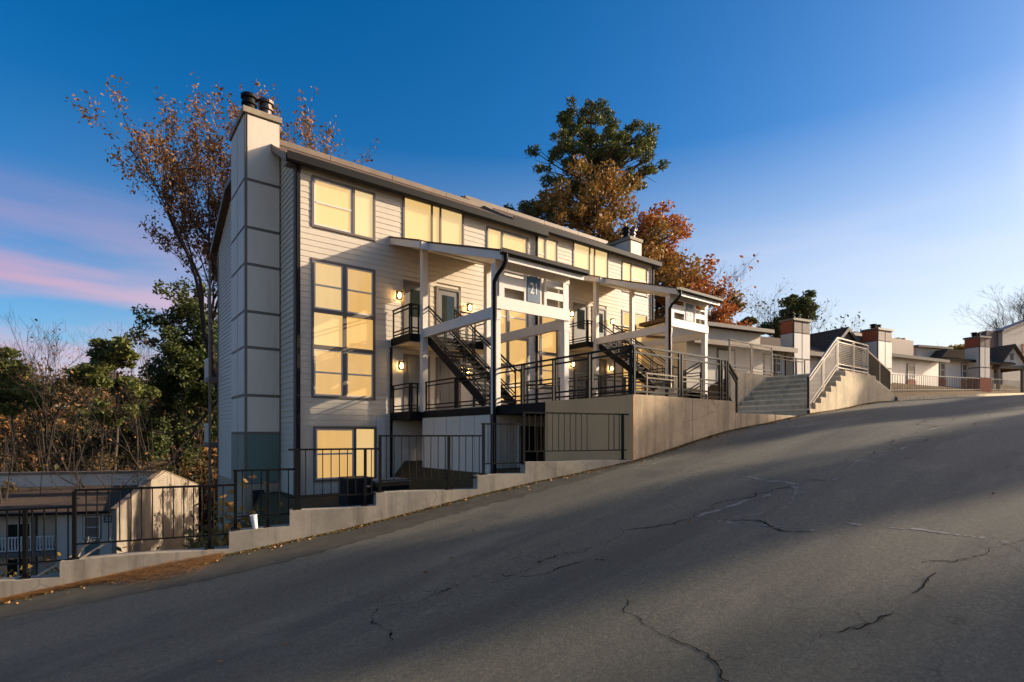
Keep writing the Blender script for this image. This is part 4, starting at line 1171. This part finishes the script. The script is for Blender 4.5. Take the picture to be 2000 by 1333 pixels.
# --- gabled carport at the right edge
f5 = Frame(at(1952, 711, 45.0), at(2010, 711, 45.5))
h5 = thing('gabled_carport', 'white gabled carport front with a dark opening at the right edge of the picture', 'carport', f5.W(2, 1, 3.8), None, f5.rz)
xl, zl_ = f5.loc(1950, 710); xr, zr_ = f5.loc(1976, 673); xq = 2*xr-xl; zb5 = f5.loc(1960, 760)[1]; zo = f5.loc(1960, 714)[1]
loc_build(MB().prism([(xl, zo), (xq, zo), (xq, zl_), (xr, zr_-.1), (xl, zl_)], 'y', 0, .2), f5, 'gable_wall', M['white'], h5)
hbox(f5, 'beam', M['taupe'], h5, xl-.1, xq+.1, -.06, .24, zo-.25, zo-.002)
for x in (xl+.1, xq-.1): hbox(f5, 'post', M['taupe'], h5, x-.1, x+.1, 0, .2, zb5-1, zo-.25)
hbox(f5, 'back_wall', M['sage'], h5, xl-1.6, xq, 4.5, 4.7, zb5-1, zl_)
hbox(f5, 'wall', M['panel'], h5, xl-1.7, xl-.1, .3, 4.4, zb5-1, zl_-.1)
hbox(f5, 'gable_vent', M['taupe'], h5, xr-.17, xr+.17, -.03, -.002, zl_+.3, zl_+.85)
for sgn, xe in ((-1, xl), (1, xq)):
    d = (zr_-zl_)/abs(xr-xl)
    loc_build(MB().prism([(xr, zr_), (xe+sgn*.3, zl_-.3*d), (xe+sgn*.3, zl_-.3*d-.12), (xr, zr_-.12)], 'y', -.3, 7), f5, 'roof_slope', M['shingle'], h5)
zq = f5.loc(1940, 676, 2.5)[1]
loc_build(MB().prism([(-.3, zl_), (3.2, zr_-.05), (3.2, zr_-.2), (-.3, zl_-.14)], 'x', xl-2.2, xr), f5, 'roof_slope', M['shingle'], h5)
# --- tall grey gable behind at the right edge
f6 = Frame(at(1957, 672, 58), at(2040, 672, 60))
h6 = thing('grey_building', 'tall plain grey building with a sloping roof edge behind the carport', 'building', f6.W(2, 1, 4.5), None, f6.rz)
xa, zA = f6.loc(1957, 648); xb, zB = f6.loc(2000, 632); k = (zB-zA)/(xb-xa)
loc_build(MB().prism([(xa, 2), (xa+8, 2), (xa+8, zA+8*k), (xa, zA)], 'y', 0, .6), f6, 'wall', M['panel'], h6)
loc_build(MB().prism([(xa-.25, zA-.25*k), (xa+8, zA+8*k), (xa+8, zA+8*k+.22), (xa-.25, zA-.25*k+.22)], 'y', -.3, .9), f6, 'roof_edge', M['taupe'], h6)
hbox(f6, 'side_wall', M['mauve'], h6, xa-1.9, xa-.1, .3, 1, 2, f6.loc(1945, 656, 2)[1])
xc, zc_ = f6.loc(1996, 672)
hbox(f6, 'rust_panel', M['rust'], h6, xc, xc+1.6, -.05, -.002, zc_-1.0, zc_)
hbox(f6, 'corner_board', M['taupe'], h6, xa-.06, xa+.08, -.04, -.003, 2, zA-.1)
# iron railing in front of the far houses
ra = thing('street_railing', 'thin dark railing on the bank in front of the far low buildings', 'railing', (34, 10.6, 2.6))
rb_ = MB(); pts = []
for u in np.arange(27.5, 70, 1.6): pts.append(Vector((u, 10.4, float(zt(u, 10.4)))))
for a, b in zip(pts[:-1], pts[1:]):
    for hh in (.95, .12): rb_.bar(a+Vector((0,0,hh)), b+Vector((0,0,hh)), .035, .03)
    for k in range(4):
        q = a.lerp(b, k/4); rb_.bar(q, q+Vector((0,0,.95)), .03 if k == 0 else .018, .02, up=(0,1,0))
rb_.build('rail', M['bronze'], ra)

# --- lower left: building down the slope with the sunlit stucco end wall
d0 = 36.0
p_fr = at(232, 995, d0)                    # eave corner at the right end of the front
fx = Vector((RU, RV, 0))*.968 + Vector((FU, FV, 0))*.25
p_fl = p_fr - fx*22
f7 = Frame(Vector((p_fl.x, p_fl.y, 0)), Vector((p_fr.x, p_fr.y, 0)))
ze = p_fr.z; W7 = f7.w
h7 = thing('apartment_building', 'low grey roofed apartment building down the slope, with a stucco end wall', 'apartment building', f7.W(W7-4, 3, -10.2), None, f7.rz)
xs_, _ = f7.loc(103, 1040)
hbox(f7, 'wall', M['siding'], h7, xs_, W7-.3, .35, 12, -10.6, ze-.05)
hbox(f7, 'balcony_wall', M['cream'], h7, -2, xs_-.002, 2.2, 12, -10.6, ze-.05)
# roof rising from the eave to the parapet
yp = 7.6
zp = f7.loc(150, 950, yp)[1]; zpt = f7.loc(150, 927, yp)[1]
loc_build(MB().prism([(-.35, ze-.06), (yp, zp), (yp, zp-.2), (-.35, ze-.22)], 'x', -3, W7-.3), f7, 'roof', M['shingle'], h7)
hbox(f7, 'gutter', M['dark'], h7, -3, W7-.28, -.46, -.352, ze-.17, ze-.03)
hbox(f7, 'parapet', M['panel'], h7, -3, W7-.3, yp+.01, yp+.4, zp-.3, zpt)
hbox(f7, 'parapet_cap', M['brown'], h7, -3.1, W7-.2, yp-.08, yp+.6, zpt+.002, zpt+.22)
# end wall following the roof, then falling behind the parapet
def endz(y, x=W7): return None
ytop = yp+.6; zt7 = zpt+.20
loc_build(MB().prism([(-.3, -11), (17, -11), (17, zt7-2.0), (ytop, zt7-.1), (yp-.1, zt7-.1), (-.3, ze+.02)], 'x', W7-.28, W7), f7, 'end_wall', M['stucco'], h7)
loc_build(MB().prism([(-.36, ze+.02), (yp-.1, zt7-.1), (ytop, zt7-.1), (17.1, zt7-2.0), (17.1, zt7-1.94), (ytop, zt7-.02), (yp-.14, zt7-.02), (-.4, ze+.10)], 'x', W7-.32, W7+.04), f7, 'end_wall_cap', M['brown'], h7)
xa, z1_ = f7.loc(166, 1011, .35); xb, z0_ = f7.loc(194, 1049, .35)
hwin(f7, h7, xa, xb, z0_, z1_, .35)
hbox(f7, 'green_panel', M['green'], h7, xa, xb, .30, .345, z0_-1.6, z0_-.16)
xp, zp_ = f7.loc(212, 1014, .35)
pq = hbox(f7, 'plaque', M['plaque'], h7, xp-.26, xp+.26, .28, .345, zp_-.24, zp_+.24)
me = text_mesh('22', .36, .004); me.materials.append(M['white'])
o = link(bpy.data.objects.new('lettering', me)); o.parent = pq
o.rotation_euler = (rad(90), 0, 0)
o.location = Matrix.Rotation(-f7.rz, 3, 'Z') @ (f7.W(xp, .272, zp_) - ORG[h7.name][0])
hbox(f7, 'corner_downspout', M['dark'], h7, W7-.42, W7-.29, .1, .3, -10.6, ze-.1)
# balconies at the far left with white rails and sliding doors
for (ptop, pbot, rail) in ((1022, 1052, True), (1090, 1150, False)):
    xa, z1_ = f7.loc(12, ptop, 2.2); xb, z0_ = f7.loc(62, pbot, 2.2)
    w_ = hbox(f7, 'sliding_door', M['white'], h7, xa, xb, 2.13, 2.195, z0_-1.0 if rail else z0_, z1_)
    xm = (xa+xb)/2
    hbox(f7, 'pane', M['dim'], w_, xa+.1, xm-.05, 2.11, 2.128, z0_-.9 if rail else z0_+.1, z1_-.1)
    hbox(f7, 'pane', M['dim'], w_, xm+.05, xb-.1, 2.11, 2.128, z0_-.9 if rail else z0_+.1, z1_-.1)
xd, zd = f7.loc(66, 1078, .2); zrail = f7.loc(40, 1049, .2)[1]
hbox(f7, 'balcony_deck', M['taupe'], h7, -2, xs_+.05, .1, 2.19, zd-.3, zd)
b = MB().box(-2, xs_, .2, .28, zrail-.08, zrail).box(-2, xs_, .2, .28, zd+.06, zd+.14)
x = -1.95
while x < xs_: b.box(x, x+.07, .21, .27, zd+.14, zrail-.08); x += .17
b.box(xs_-.06, xs_+.02, .28, 2.1, zrail-.08, zrail); y = .35
while y < 2.1: b.box(xs_-.05, xs_+.01, y, y+.07, zd+.05, zrail-.08); y += .17
loc_build(b, f7, 'balcony_rail', M['white'], h7)
hbox(f7, 'balcony_post', M['taupe'], h7, xd-.12, xd+.12, .15, .39, -10.6, ze-.2)
# small roofs glimpsed in the valley
for (x0_, y0_, dd, wd, lab) in ((8, 905, 62, 7, 'pale house roof glimpsed in the valley woods at the far left'), (285, 915, 60, 5, 'small blue grey roof glimpsed among trees above the stucco end wall')):
    p = at(x0_, y0_, dd)
    v_ = thing('valley_house', lab, 'house', (p.x, p.y, p.z-4))
    MB().box(p.x-wd/2, p.x+wd/2, p.y, p.y+6, p.z-5, p.z-1.2).build('wall', M['panel'], v_)
    MB().prism([(p.y-.5, p.z-1.3), (p.y+3, p.z+.6), (p.y+6.5, p.z-1.3)], 'x', p.x-wd/2-.4, p.x+wd/2+.4).build('roof', M['found'] if wd > 6 else M['shingle'], v_)
# ------------------------------------------------------------------ trees
def quads_obj(name, Q, mat, parent=None, kind=None):
    me = bpy.data.meshes.new(name); n = len(Q)
    org = ORG[parent.name][0] if parent is not None else Vector((0, 0, 0))
    V = (Q - np.array(org)).reshape(-1, 3).astype(np.float32)
    me.vertices.add(len(V)); me.vertices.foreach_set('co', V.ravel())
    me.loops.add(n*4); me.loops.foreach_set('vertex_index', np.arange(n*4, dtype=np.int32))
    me.polygons.add(n); me.polygons.foreach_set('loop_start', (np.arange(n)*4).astype(np.int32))
    me.update(calc_edges=True); me.materials.append(mat)
    o = link(bpy.data.objects.new(name, me))
    if parent is not None: o.parent = parent
    ORG[o.name] = (org, 0); tag(o, kind=kind); return o
def leaf_quads(C, size, rg, flat=0.0, long=1.5):
    n = len(C)
    a = rg.normal(size=(n, 3)); a[:, 2] *= (1-flat); a /= np.linalg.norm(a, axis=1, keepdims=True)
    b = rg.normal(size=(n, 3)); b -= a*(a*b).sum(1, keepdims=True); b /= np.linalg.norm(b, axis=1, keepdims=True)
    s = size*rg.uniform(.55, 1.35, (n, 1))
    return np.stack([C - a*s*long*.5, C + b*s*.42, C + a*s*long*.5, C - b*s*.42], 1)
def grow(rg, p, d, ln, r, depth, segs, tips, spread=.55, grav=.12, ratio=.76, kids=(2, 3), minr=.006):
    k = 3; pts = [p]; dd = d.copy()
    for i in range(k):
        dd = dd + Vector(rg.normal(size=3)*.10) + Vector((0, 0, grav*.35)); dd.normalize()
        p = p + dd*(ln/k); pts.append(p)
    r2 = max(r*.66, minr)
    segs.append((pts, [r + (r2-r)*i/k for i in range(k+1)]))
    if depth <= 2: tips += pts[1:]
    if depth == 0: return
    n = rg.integers(kids[0], kids[1]+1)
    for i in range(n):
        ax = Vector(rg.normal(size=3)); ax = (ax - dd*ax.dot(dd)).normalized()
        nd = (dd + ax*spread*rg.uniform(.6, 1.35) + Vector((0, 0, grav))).normalized()
        grow(rg, p, nd, ln*ratio*rg.uniform(.75, 1.2), r2*rg.uniform(.72, .95), depth-1, segs, tips, spread, grav, ratio, kids, minr)
    if depth >= 2 and rg.random() < .6:
        q = pts[2]; ax = Vector(rg.normal(size=3)); nd = (dd*.6 + ax.normalized()*.8).normalized()
        grow(rg, q, nd, ln*.55, r2*.5, max(depth-2, 0), segs, tips, spread, grav, ratio, kids, minr)
def limbs(segs, root, mat, big=.05):
    b = MB()
    for pts, rr in segs: b.tube(pts, rr, 7 if rr[0] > .12 else (5 if rr[0] > big*.6 else 3), False)
    return b.build('trunk', mat, root, smooth=True)
def fork_tree(name, label, base_, h, r, depth, leafm, dens, leaf=.16, lean=(0, 0), seed=1, spread=.55, ratio=.76, trunk=.3, group=None, cl=.35, bark='bark_dark', grav=.12, kids=(2,3), fade=None):
    rg = np.random.default_rng(seed)
    t = thing(name, label, 'tree', base_, group)
    p = Vector(base_); segs = []; tips = []
    d = Vector((lean[0], lean[1], 1)).normalized()
    tl = h*trunk; pts = [p + d*tl*i/4 + Vector((rg.normal()*.03*tl*.3, rg.normal()*.03*tl*.3, 0))*(i > 0) for i in range(5)]
    segs.append((pts, [r*(1.25 if i == 0 else 1-.07*i) for i in range(5)]))
    tot = sum(ratio**i for i in range(depth+1)); ln = h*(1-trunk)/tot*1.12
    for i in range(rg.integers(3, 5)):
        a = rg.uniform(0, 6.28); nd = (d + Vector((math.cos(a), math.sin(a), 0))*spread*rg.uniform(.5, 1.2)).normalized()
        grow(rg, pts[-1], nd, ln*rg.uniform(.8, 1.15), r*.62, depth, segs, tips, spread, grav, ratio, kids)
    limbs(segs, t, M[bark])
    if dens > 0 and leafm:
        T = np.array([tuple(q) for q in tips]); k = rg.random(len(T)) < min(1, dens)
        if fade is not None: k &= rg.random(len(T)) < np.clip((T[:, 2]-fade[0])/(fade[1]-fade[0]), .03, 1)
        T = T[k]; m = max(1, int(round(dens*6)))
        # patchy: some boughs are fuller than others
        C = np.repeat(T, m, 0) + rg.normal(size=(len(T)*m, 3))*cl
        quads_obj('crown', leaf_quads(C, leaf, rg), M[leafm], t)
    return t
def clump_tree(name, label, base_, h, r, blobs, leafm, leaf=.2, seed=1, per=120, cr=.7, flat=.3, group=None, bark='bark_dark', squash=.6, lean=(0, 0), up=.35, cat='tree', long=1.5):
    """blobs: (dx, dy, z0, rx, ry, rz, clumps) relative to the base; every clump hangs on its own limb"""
    rg = np.random.default_rng(seed); t = thing(name, label, cat, base_, group); B = Vector(base_)
    tp = lambda z: B + Vector((lean[0]*z, lean[1]*z, z)) + Vector((.15*math.sin(z*.5+seed), .15*math.cos(z*.4+seed), 0))*min(z/4, 1)
    zmax = max(b[2]+b[5]*.6 for b in blobs); n = 9
    segs = [([tp(zmax*i/n) for i in range(n+1)], [max(r*(1.15 if i == 0 else 1-i/n*.88), .02) for i in range(n+1)])]
    CC = []
    for (dx, dy, z0, rx, ry, rz, nc) in blobs:
        for _ in range(nc):
            v = rg.normal(size=3); v /= np.linalg.norm(v); q = v*(rg.random()**.42)
            c = Vector((dx+q[0]*rx, dy+q[1]*ry, z0+q[2]*rz))
            CC.append((B+c, rg.uniform(.6, 1.35)))
            hd = math.hypot(c.x-lean[0]*c.z, c.y-lean[1]*c.z); zs = min(max(c.z - hd*up - .3, h*.12), zmax*.96)
            a = tp(zs); e = B+c; mid = a.lerp(e, .5) + Vector((0, 0, -hd*.06)) + Vector(rg.normal(size=3)*.15)
            r0 = min(r*.33, .022+.014*hd)
            segs.append(([a, a.lerp(mid, .55)+Vector(rg.normal(size=3)*.06), mid, mid.lerp(e, .5)+Vector(rg.normal(size=3)*.08), e], [r0, r0*.8, r0*.6, r0*.42, r0*.2]))
            for _k in range(3):
                s_ = mid.lerp(e, rg.uniform(.2, .9)); f_ = e + Vector(rg.normal(size=3)*cr*.75)
                segs.append(([s_, s_.lerp(f_, .5)+Vector(rg.normal(size=3)*.07), f_], [r0*.35, r0*.25, .006]))
    limbs(segs, t, M[bark])
    P = []
    for c, s in CC:
        m = int(per*s*s); v = rg.normal(size=(m, 3)); v /= np.linalg.norm(v, axis=1, keepdims=True)
        v *= (rg.random((m, 1))**.45)*cr*s; v[:, 2] *= squash
        P.append(np.array(tuple(c)) + v)
    quads_obj('crown', leaf_quads(np.concatenate(P), leaf, rg, flat, long), M[leafm], t)
    return t
def gz(u, v, z=None): return (u, v, float(zt(u, v)) if z is None else z)
def A(x, y, d, z=None):                    # ground point under pixel column x at forward distance d
    p = ray(x, y)*d; return (p.x, p.y, float(zt(p.x, p.y)) if z is None else z)

# big bare autumn tree behind the chimney
B_ = A(462, 900, 42)
fork_tree('autumn_tree', 'tall half bare tree with orange brown leaves rising behind the tall chimney', B_, 29.5, .62, 7, 'leaf_orange', .66, .16, (-.03, 0), 23, .31, .77, .33, None, .22, 'bark_dark', .13, (2, 3), (B_[2]+15, B_[2]+25))
B_ = A(628, 900, 44)
fork_tree('autumn_tree', 'small orange tree top showing over the roof edge right of the chimney', (B_[0], B_[1], -4), 26.5, .28, 5, 'leaf_orange', .5, .2, (0, 0), 5, .38, .74, .5, None, .22)
# tall pine and turning trees behind the farther block
B_ = A(1152, 700, 46, 0.0)
clump_tree('pine_tree', 'tall dark green pine standing above the roof of the farther block', B_, 28, .42,
  [(0, 0, 25.8, 3.4, 3.4, 2.9, 52), (-.6, -.4, 22.4, 5.2, 5.2, 2.8, 84), (2.8, -2.2, 23.6, 3.4, 3.0, 2.2, 40), (-2.8, 2.4, 19.0, 3.6, 3.2, 2.2, 34), (-3.2, 2.6, 15.0, 4.4, 4.0, 3.2, 46)], 'needle', .15, 31, 90, .55, .25, None, 'bark', .62, (0, 0), .25, 'tree', 2.6)
B_ = A(1160, 700, 42, 0.0)
clump_tree('turning_tree', 'broad olive and orange tree below the pine, behind the roof of the farther block', B_, 19, .35,
  [(.4, 0, 16.4, 5.0, 4.4, 4.4, 120), (3.6, -2.6, 12.4, 4.8, 4.4, 3.8, 84), (-4.4, 3.2, 12.4, 4.8, 4.0, 3.4, 76)], 'leaf_mixed', .20, 12, 85, .78, .15, None, 'bark_dark', .85)
B_ = A(1285, 700, 43, 0.0)
clump_tree('rust_tree', 'rust red tree behind the right end of the farther block', B_, 17, .3,
  [(0, 0, 15.4, 2.3, 2.1, 3.2, 30), (1.6, -1.2, 11.6, 3.4, 3.2, 3.0, 44), (3.4, -2.6, 8.6, 3.2, 2.8, 2.2, 30)], 'leaf_rust', .20, 14, 100, .78, .15, None, 'bark_dark', .85)
B_ = A(1355, 700, 46, 1.0)
fork_tree('bare_tree', 'thin bare tree right of the rust red tree', B_, 13.5, .16, 5, 'leaf_rust', .12, .2, (-.05, 0), 41, .5, .76, .4, None, .3)
B_ = A(1412, 700, 52, 1.5)
clump_tree('turning_tree', 'small round brown and green tree above the long pale clerestory band', B_, 12.5, .18,
  [(0, 0, 10.6, 2.0, 2.0, 1.8, 20), (-.6, .4, 8.3, 2.2, 2.0, 1.6, 14)], 'leaf_mixed', .24, 17, 70, .75, .15)
B_ = A(1463, 700, 55, 1.5)
clump_tree('pine_tree', 'tiny pine top just above the roof left of the first rust topped chimney', B_, 10.5, .12, [(0, 0, 9.9, .9, .8, .7, 7)], 'needle', .2, 18, 90, .5, .3)
B_ = A(1560, 700, 62, 2.5)
clump_tree('pine_tree', 'dark pine top rising behind the first rust topped chimney', B_, 14.5, .2, [(0, 0, 12.2, 2.3, 2.1, 1.7, 22), (-1.2, .8, 10.2, 2.7, 2.2, 1.4, 12)], 'needle', .24, 19, 130, .75, .3, None, 'bark', .62, (0, 0), .3, 'tree', 2.4)
for (x, y, h, sd, lab) in ((1500, 700, 12.6, 3, 'sparse thin tree left of the first rust topped chimney'), (1605, 700, 12.0, 4, 'sparse thin tree right of the first rust topped chimney')):
    fork_tree('bare_tree', lab, A(x, y, 60, 2.5), h, .12, 5, 'leaf_green', .10, .2, (0, 0), sd, .6, .76, .45, None, .3)
B_ = A(1858, 700, 66, 3.5)
clump_tree('yellow_tree', 'yellow bush top showing above the roofs left of the third rust topped chimney', B_, 11.8, .14, [(0, 0, 6.6, 3.0, 2.6, .9, 24)], 'leaf_yellow', .22, 20, 90, .7, .2)
for (x, d, h, ln, sd, lab) in ((1986, 74, 11.5, (-.22, .1), 8, 'bare leaning tree above the grey building at the right edge'), (1996, 78, 16.0, (.02, 0), 9, 'tall bare tree partly cut by the right edge of the picture'), (2022, 62, 11, (0, 0), 10, 'bare twiggy tree at the very right edge')):
    fork_tree('bare_tree', lab, A(x, 700, d, 4.5), h, .20, 6, None, 0, .2, ln, sd, .6, .76, .45, None, .3)

# ------------------------------------------------------------------ left valley
def left(x, d): return A(x, 900, d)
B_ = left(350, 60)
clump_tree('green_tree', 'dense dark green tree beside the back corner of the nearer block', B_, 28, .34,
  [(.5, 0, 21.5, 4.6, 4.2, 6.4, 110), (-1.0, .6, 13.0, 5.0, 4.4, 6.4, 110), (3.0, -.8, 17.5, 3.6, 3.2, 7.0, 80)], 'leaf_green', .27, 51, 110, 1.0, .15, None, 'bark_dark', .9)
B_ = left(226, 50)
clump_tree('pine_tree', 'flat topped pine with a straight trunk, middle of the left woods', B_, 18, .24,
  [(0, 0, 18.4, 2.0, 1.8, 1.5, 22), (-1.8, -.2, 16.6, 1.9, 1.6, 1.1, 15), (1.7, .4, 15.4, 1.9, 1.6, 1.1, 14), (.2, 0, 13.2, 2.6, 2.4, .9, 12)], 'needle', .21, 52, 170, .72, .3, None, 'bark', .6, (0, 0), .15, 'tree', 2.4)
B_ = left(14, 48)
clump_tree('pine_tree', 'pine with a sparse green crown at the left edge of the picture', B_, 17, .22,
  [(0, 0, 17.0, 1.9, 1.7, 1.6, 20), (.8, 0, 14.4, 2.4, 2.2, 1.4, 18)], 'needle', .21, 53, 150, .72, .3, None, 'bark', .65, (.02, 0), .2, 'tree', 2.4)
bare = [(92, 46, 20.5, 61, 'tall pale bare tree in the left woods, second from the left edge', .42), (258, 54, 21.5, 62, 'tall slim bare tree just right of the flat topped pine', .5),
        (140, 52, 17, 63, 'wide fine crowned bare tree between the pale bare tree and the flat topped pine', .4), (196, 42, 12.5, 64, 'crooked bare tree with dark arching limbs in the left woods', .35),
        (300, 46, 16, 65, 'bare tree half hidden by the dense dark green tree', .4), (52, 44, 12, 66, 'leaning bare tree at the left with a forked trunk', .4)]
for x, d, h, sd, lab, tr_ in bare:
    fork_tree('bare_tree', lab, left(x, d), h, .15 if h > 15 else .13, 5, 'leaf_orange', .03, .18, (random.Random(sd).uniform(-.06, .06), 0), sd, .5 if h > 15 else .8, .76, tr_, 'bare trees in the left woods', .3, 'bark_dark')
b0 = (8.8, 44.8, float(zt(8.8, 44.8)))
clump_tree('turning_tree', 'low turning tree at the back corner of the nearer block, beside the stucco wall', b0, 9, .14, [(0, 0, 4.6, 2.3, 2.3, 3.4, 44)], 'leaf_mixed', .2, 71, 60, .7, .1)
for (u_, v_, sd_, lab) in ((11.2, 49.6, 72, 'turning tree hidden behind the nearer block, throwing dappled shade on the stucco wall'), (14.0, 54.5, 73, 'second turning tree hidden behind the nearer block, farther down the slope')):
    b0 = (u_, v_, float(zt(u_, v_)))
    clump_tree('turning_tree', lab, b0, 10, .14, [(0, 0, 5.2, 2.9, 2.9, 4.0, 46)], 'leaf_mixed', .22, sd_, 46, .75, .1)
mid = [(35, 55, 12.5, 'woods_brown', 'dim brown tree in the middle of the left woods behind the leaning bare tree'), (70, 58, 13, 'woods_green', 'dim green tree in the left woods behind the tall pale bare tree'), (112, 56, 11.5, 'woods_brown', 'dim brown tree below the wide fine crowned bare tree'),
       (150, 60, 13, 'woods_brown', 'dim olive tree in the left woods left of the crooked bare tree'), (190, 57, 12, 'woods_green', 'dim green tree behind the crooked bare tree'), (232, 62, 13.5, 'woods_brown', 'dim brown tree behind the flat topped pine trunk'), (275, 64, 13, 'woods_brown', 'dim olive tree right of the slim bare tree')]
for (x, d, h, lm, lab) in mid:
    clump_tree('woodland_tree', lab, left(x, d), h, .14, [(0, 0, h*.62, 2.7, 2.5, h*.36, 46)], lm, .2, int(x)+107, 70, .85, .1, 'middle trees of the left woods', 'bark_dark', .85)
under = [(20, 40, 7.5, 'woods_brown'), (75, 42, 7.0, 'woods_brown'), (120, 44, 8.5, 'woods_brown'), (165, 40, 6.5, 'woods_brown'), (205, 46, 9.5, 'woods_brown'), (245, 42, 7.0, 'woods_green'), (285, 56, 8.5, 'woods_rust'), (325, 66, 11, 'woods_rust'), (372, 62, 10, 'leaf_orange'), (402, 64, 8.5, 'woods_brown'), (435, 66, 9, 'woods_brown')]
ulab = ['brown undergrowth tree at the left edge, below the sparse pine', 'low turning tree right of the leaning bare tree', 'brown undergrowth tree below the tall pale bare tree', 'low olive tree left of the crooked bare tree', 'brown undergrowth tree under the flat topped pine', 'low dark green tree beneath the slim bare tree', 'reddish undergrowth tree above the end of the pale parapet', 'rust coloured tree left of the dense dark green tree', 'orange tree behind the dense dark green tree', 'olive tree at the foot of the building corner, above the stucco end wall', 'turning tree seen at the back corner of the nearer block']
for (x, d, h, lm), lab in zip(under, ulab):
    b0 = left(x, d)
    clump_tree('undergrowth_tree', lab, b0, h, .10, [(0, 0, h*.62, 2.1, 2.0, h*.36, 30)], lm, .19, int(x)+7, 75, .8, .1, 'low trees of the left woods', 'bark', .85)
# far wooded hill: one mass
rg = np.random.default_rng(77); C = []
for _ in range(2600):
    az = rg.uniform(-.95, .55); R = rg.uniform(60, 170); u, v = R*math.sin(az), R*math.cos(az)
    C.append((u, v, float(zt(u, v)), R))
C = np.array(C); Q = []
hh = rg.uniform(4.5, 9.5, len(C))
for i in range(len(C)):
    m = 110; v = rg.normal(size=(m, 3)); v /= np.linalg.norm(v, axis=1, keepdims=True); v *= rg.random((m, 1))**.4
    Q.append(np.array([C[i, 0], C[i, 1], C[i, 2] + hh[i]*.55]) + v*np.array([2.3, 2.3, hh[i]*.5]))
Q = np.concatenate(Q); quads = leaf_quads(Q, .46, rg, .1)
third = rg.random(len(quads))
blk = np.repeat(rg.random(len(C)), 110)
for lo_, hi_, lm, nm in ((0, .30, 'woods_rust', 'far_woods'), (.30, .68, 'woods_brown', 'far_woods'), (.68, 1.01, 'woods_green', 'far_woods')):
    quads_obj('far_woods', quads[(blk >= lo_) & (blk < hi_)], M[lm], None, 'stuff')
# thin grey stems among the far woods
b = MB(); R5 = random.Random(9)
for _ in range(260):
    az = R5.uniform(-.6, .35); R = R5.uniform(50, 95); u, v = R*math.sin(az), R*math.cos(az); z = float(zt(u, v)); h = R5.uniform(7, 13)
    b.tube([(u, v, z), (u+R5.uniform(-.3, .3), v, z+h*.5), (u+R5.uniform(-.8, .8), v, z+h)], [.10, .07, .015], 4, False)
b.build('far_stems', M['bark'], None, kind='stuff')
# scrub on the bank between fence and building, fallen leaves, pine straw in the gutter
P = []
for _ in range(5200):
    u = rg.uniform(-3.5, 4.0); v = rg.uniform(13, 28)
    P.append((u, v, float(zt(u, v)) + abs(rg.normal())*.28))
quads_obj('bank_scrub', leaf_quads(np.array(P), .10, rg, .3), M['bush'], None, 'stuff')
P = []; 
for _ in range(520):
    px, py = rg.uniform(330, 450), 0
    u = rg.uniform(2.3, 3.4); v = rg.uniform(14, 21)
    P.append((u, v, float(zt(u, v)) + abs(rg.normal())*.9))
quads_obj('bank_shrub', leaf_quads(np.array(P), .16, rg, .2), M['leaf_mixed'], None, 'stuff')
S = []
for _ in range(11000):
    t_ = rg.random(); u = -3.2 + 4.75*t_ ; wdt = .10 + .55*math.exp(-((u-.95)/.55)**2)
    off = -abs(rg.normal())*wdt*.6 - .01
    p = fp(u, off); S.append((p.x, p.y, float(zroad(p.x, p.y)) + .006 + rg.random()*.03*(1+2*wdt)))
S = np.array(S); n = len(S)
an = rg.normal(.25, .55, n); L_ = rg.uniform(.03, .085, n)
dx = np.stack([np.cos(an), np.sin(an), np.full(n, .1) + rg.normal(0, .12, n)], 1); wv = np.stack([-np.sin(an), np.cos(an), np.zeros(n)], 1)*.003
dx *= L_[:, None]
quads_obj('pine_straw', np.stack([S-dx-wv, S+dx-wv*.5, S+dx+wv*.5, S-dx+wv], 1), M['straw'], None, 'stuff')
S = []
for _ in range(420):
    u = rg.uniform(-3, 24); off = -abs(rg.normal())*.22 - .02
    if u < 8.9: p = fp(u, off)
    else: p = Vector((u, 7.36+off, 0))
    S.append((p.x, p.y, float(zroad(p.x, p.y))+.012))
for _ in range(45):
    u = rg.uniform(-1, 16); v = rg.uniform(1.5, 7); S.append((u, v, float(zroad(u, v))+.01))
quads_obj('fallen_leaves', leaf_quads(np.array(S), .034, rg, .85), M['straw'], None, 'stuff')
# grit line where the asphalt meets the walls
S = []
for _ in range(9000):
    u = rg.uniform(-3, 24.3); off = -abs(rg.normal())*(.05+.05*math.sin(u*2.3)**2)
    p = fp(u, off) if u < 8.9 else Vector((u, 7.36+off, 0))
    S.append((p.x, p.y, float(zroad(p.x, p.y))+.006))
quads_obj('kerb_grit', leaf_quads(np.array(S), .03, rg, .8), M['bush'], None, 'stuff')
# trees up the street on the south side; they stand outside the picture and shade the road
shade = [(60, -6.4, 22.9, 2.7), (61, -14.6, 22.0, 1.7), (60, -19.5, 24.5, 1.5), (60, -25.0, 25.5, 2.5), (60, -31.2, 26, 2.8), (60, -38.0, 26, 3.8)]
for i, (u, v, top, w_) in enumerate(shade):
    b0 = gz(u, v); hgt = top - b0[2]
    clump_tree('street_tree', ['large leafy street tree nearest the road edge up the hill', 'second leafy street tree up the hill', 'third leafy street tree up the hill', 'fourth leafy street tree up the hill', 'fifth leafy street tree up the hill', 'sixth leafy street tree, farthest down the south side'][i], b0, hgt, .3,
      [(0, 0, hgt*.55, w_*.9, w_, hgt*.42, int(62*w_+30))], 'leaf_green', .42, 90+i, 95, 1.15, .1, 'trees on the south side of the street', 'bark', .9)
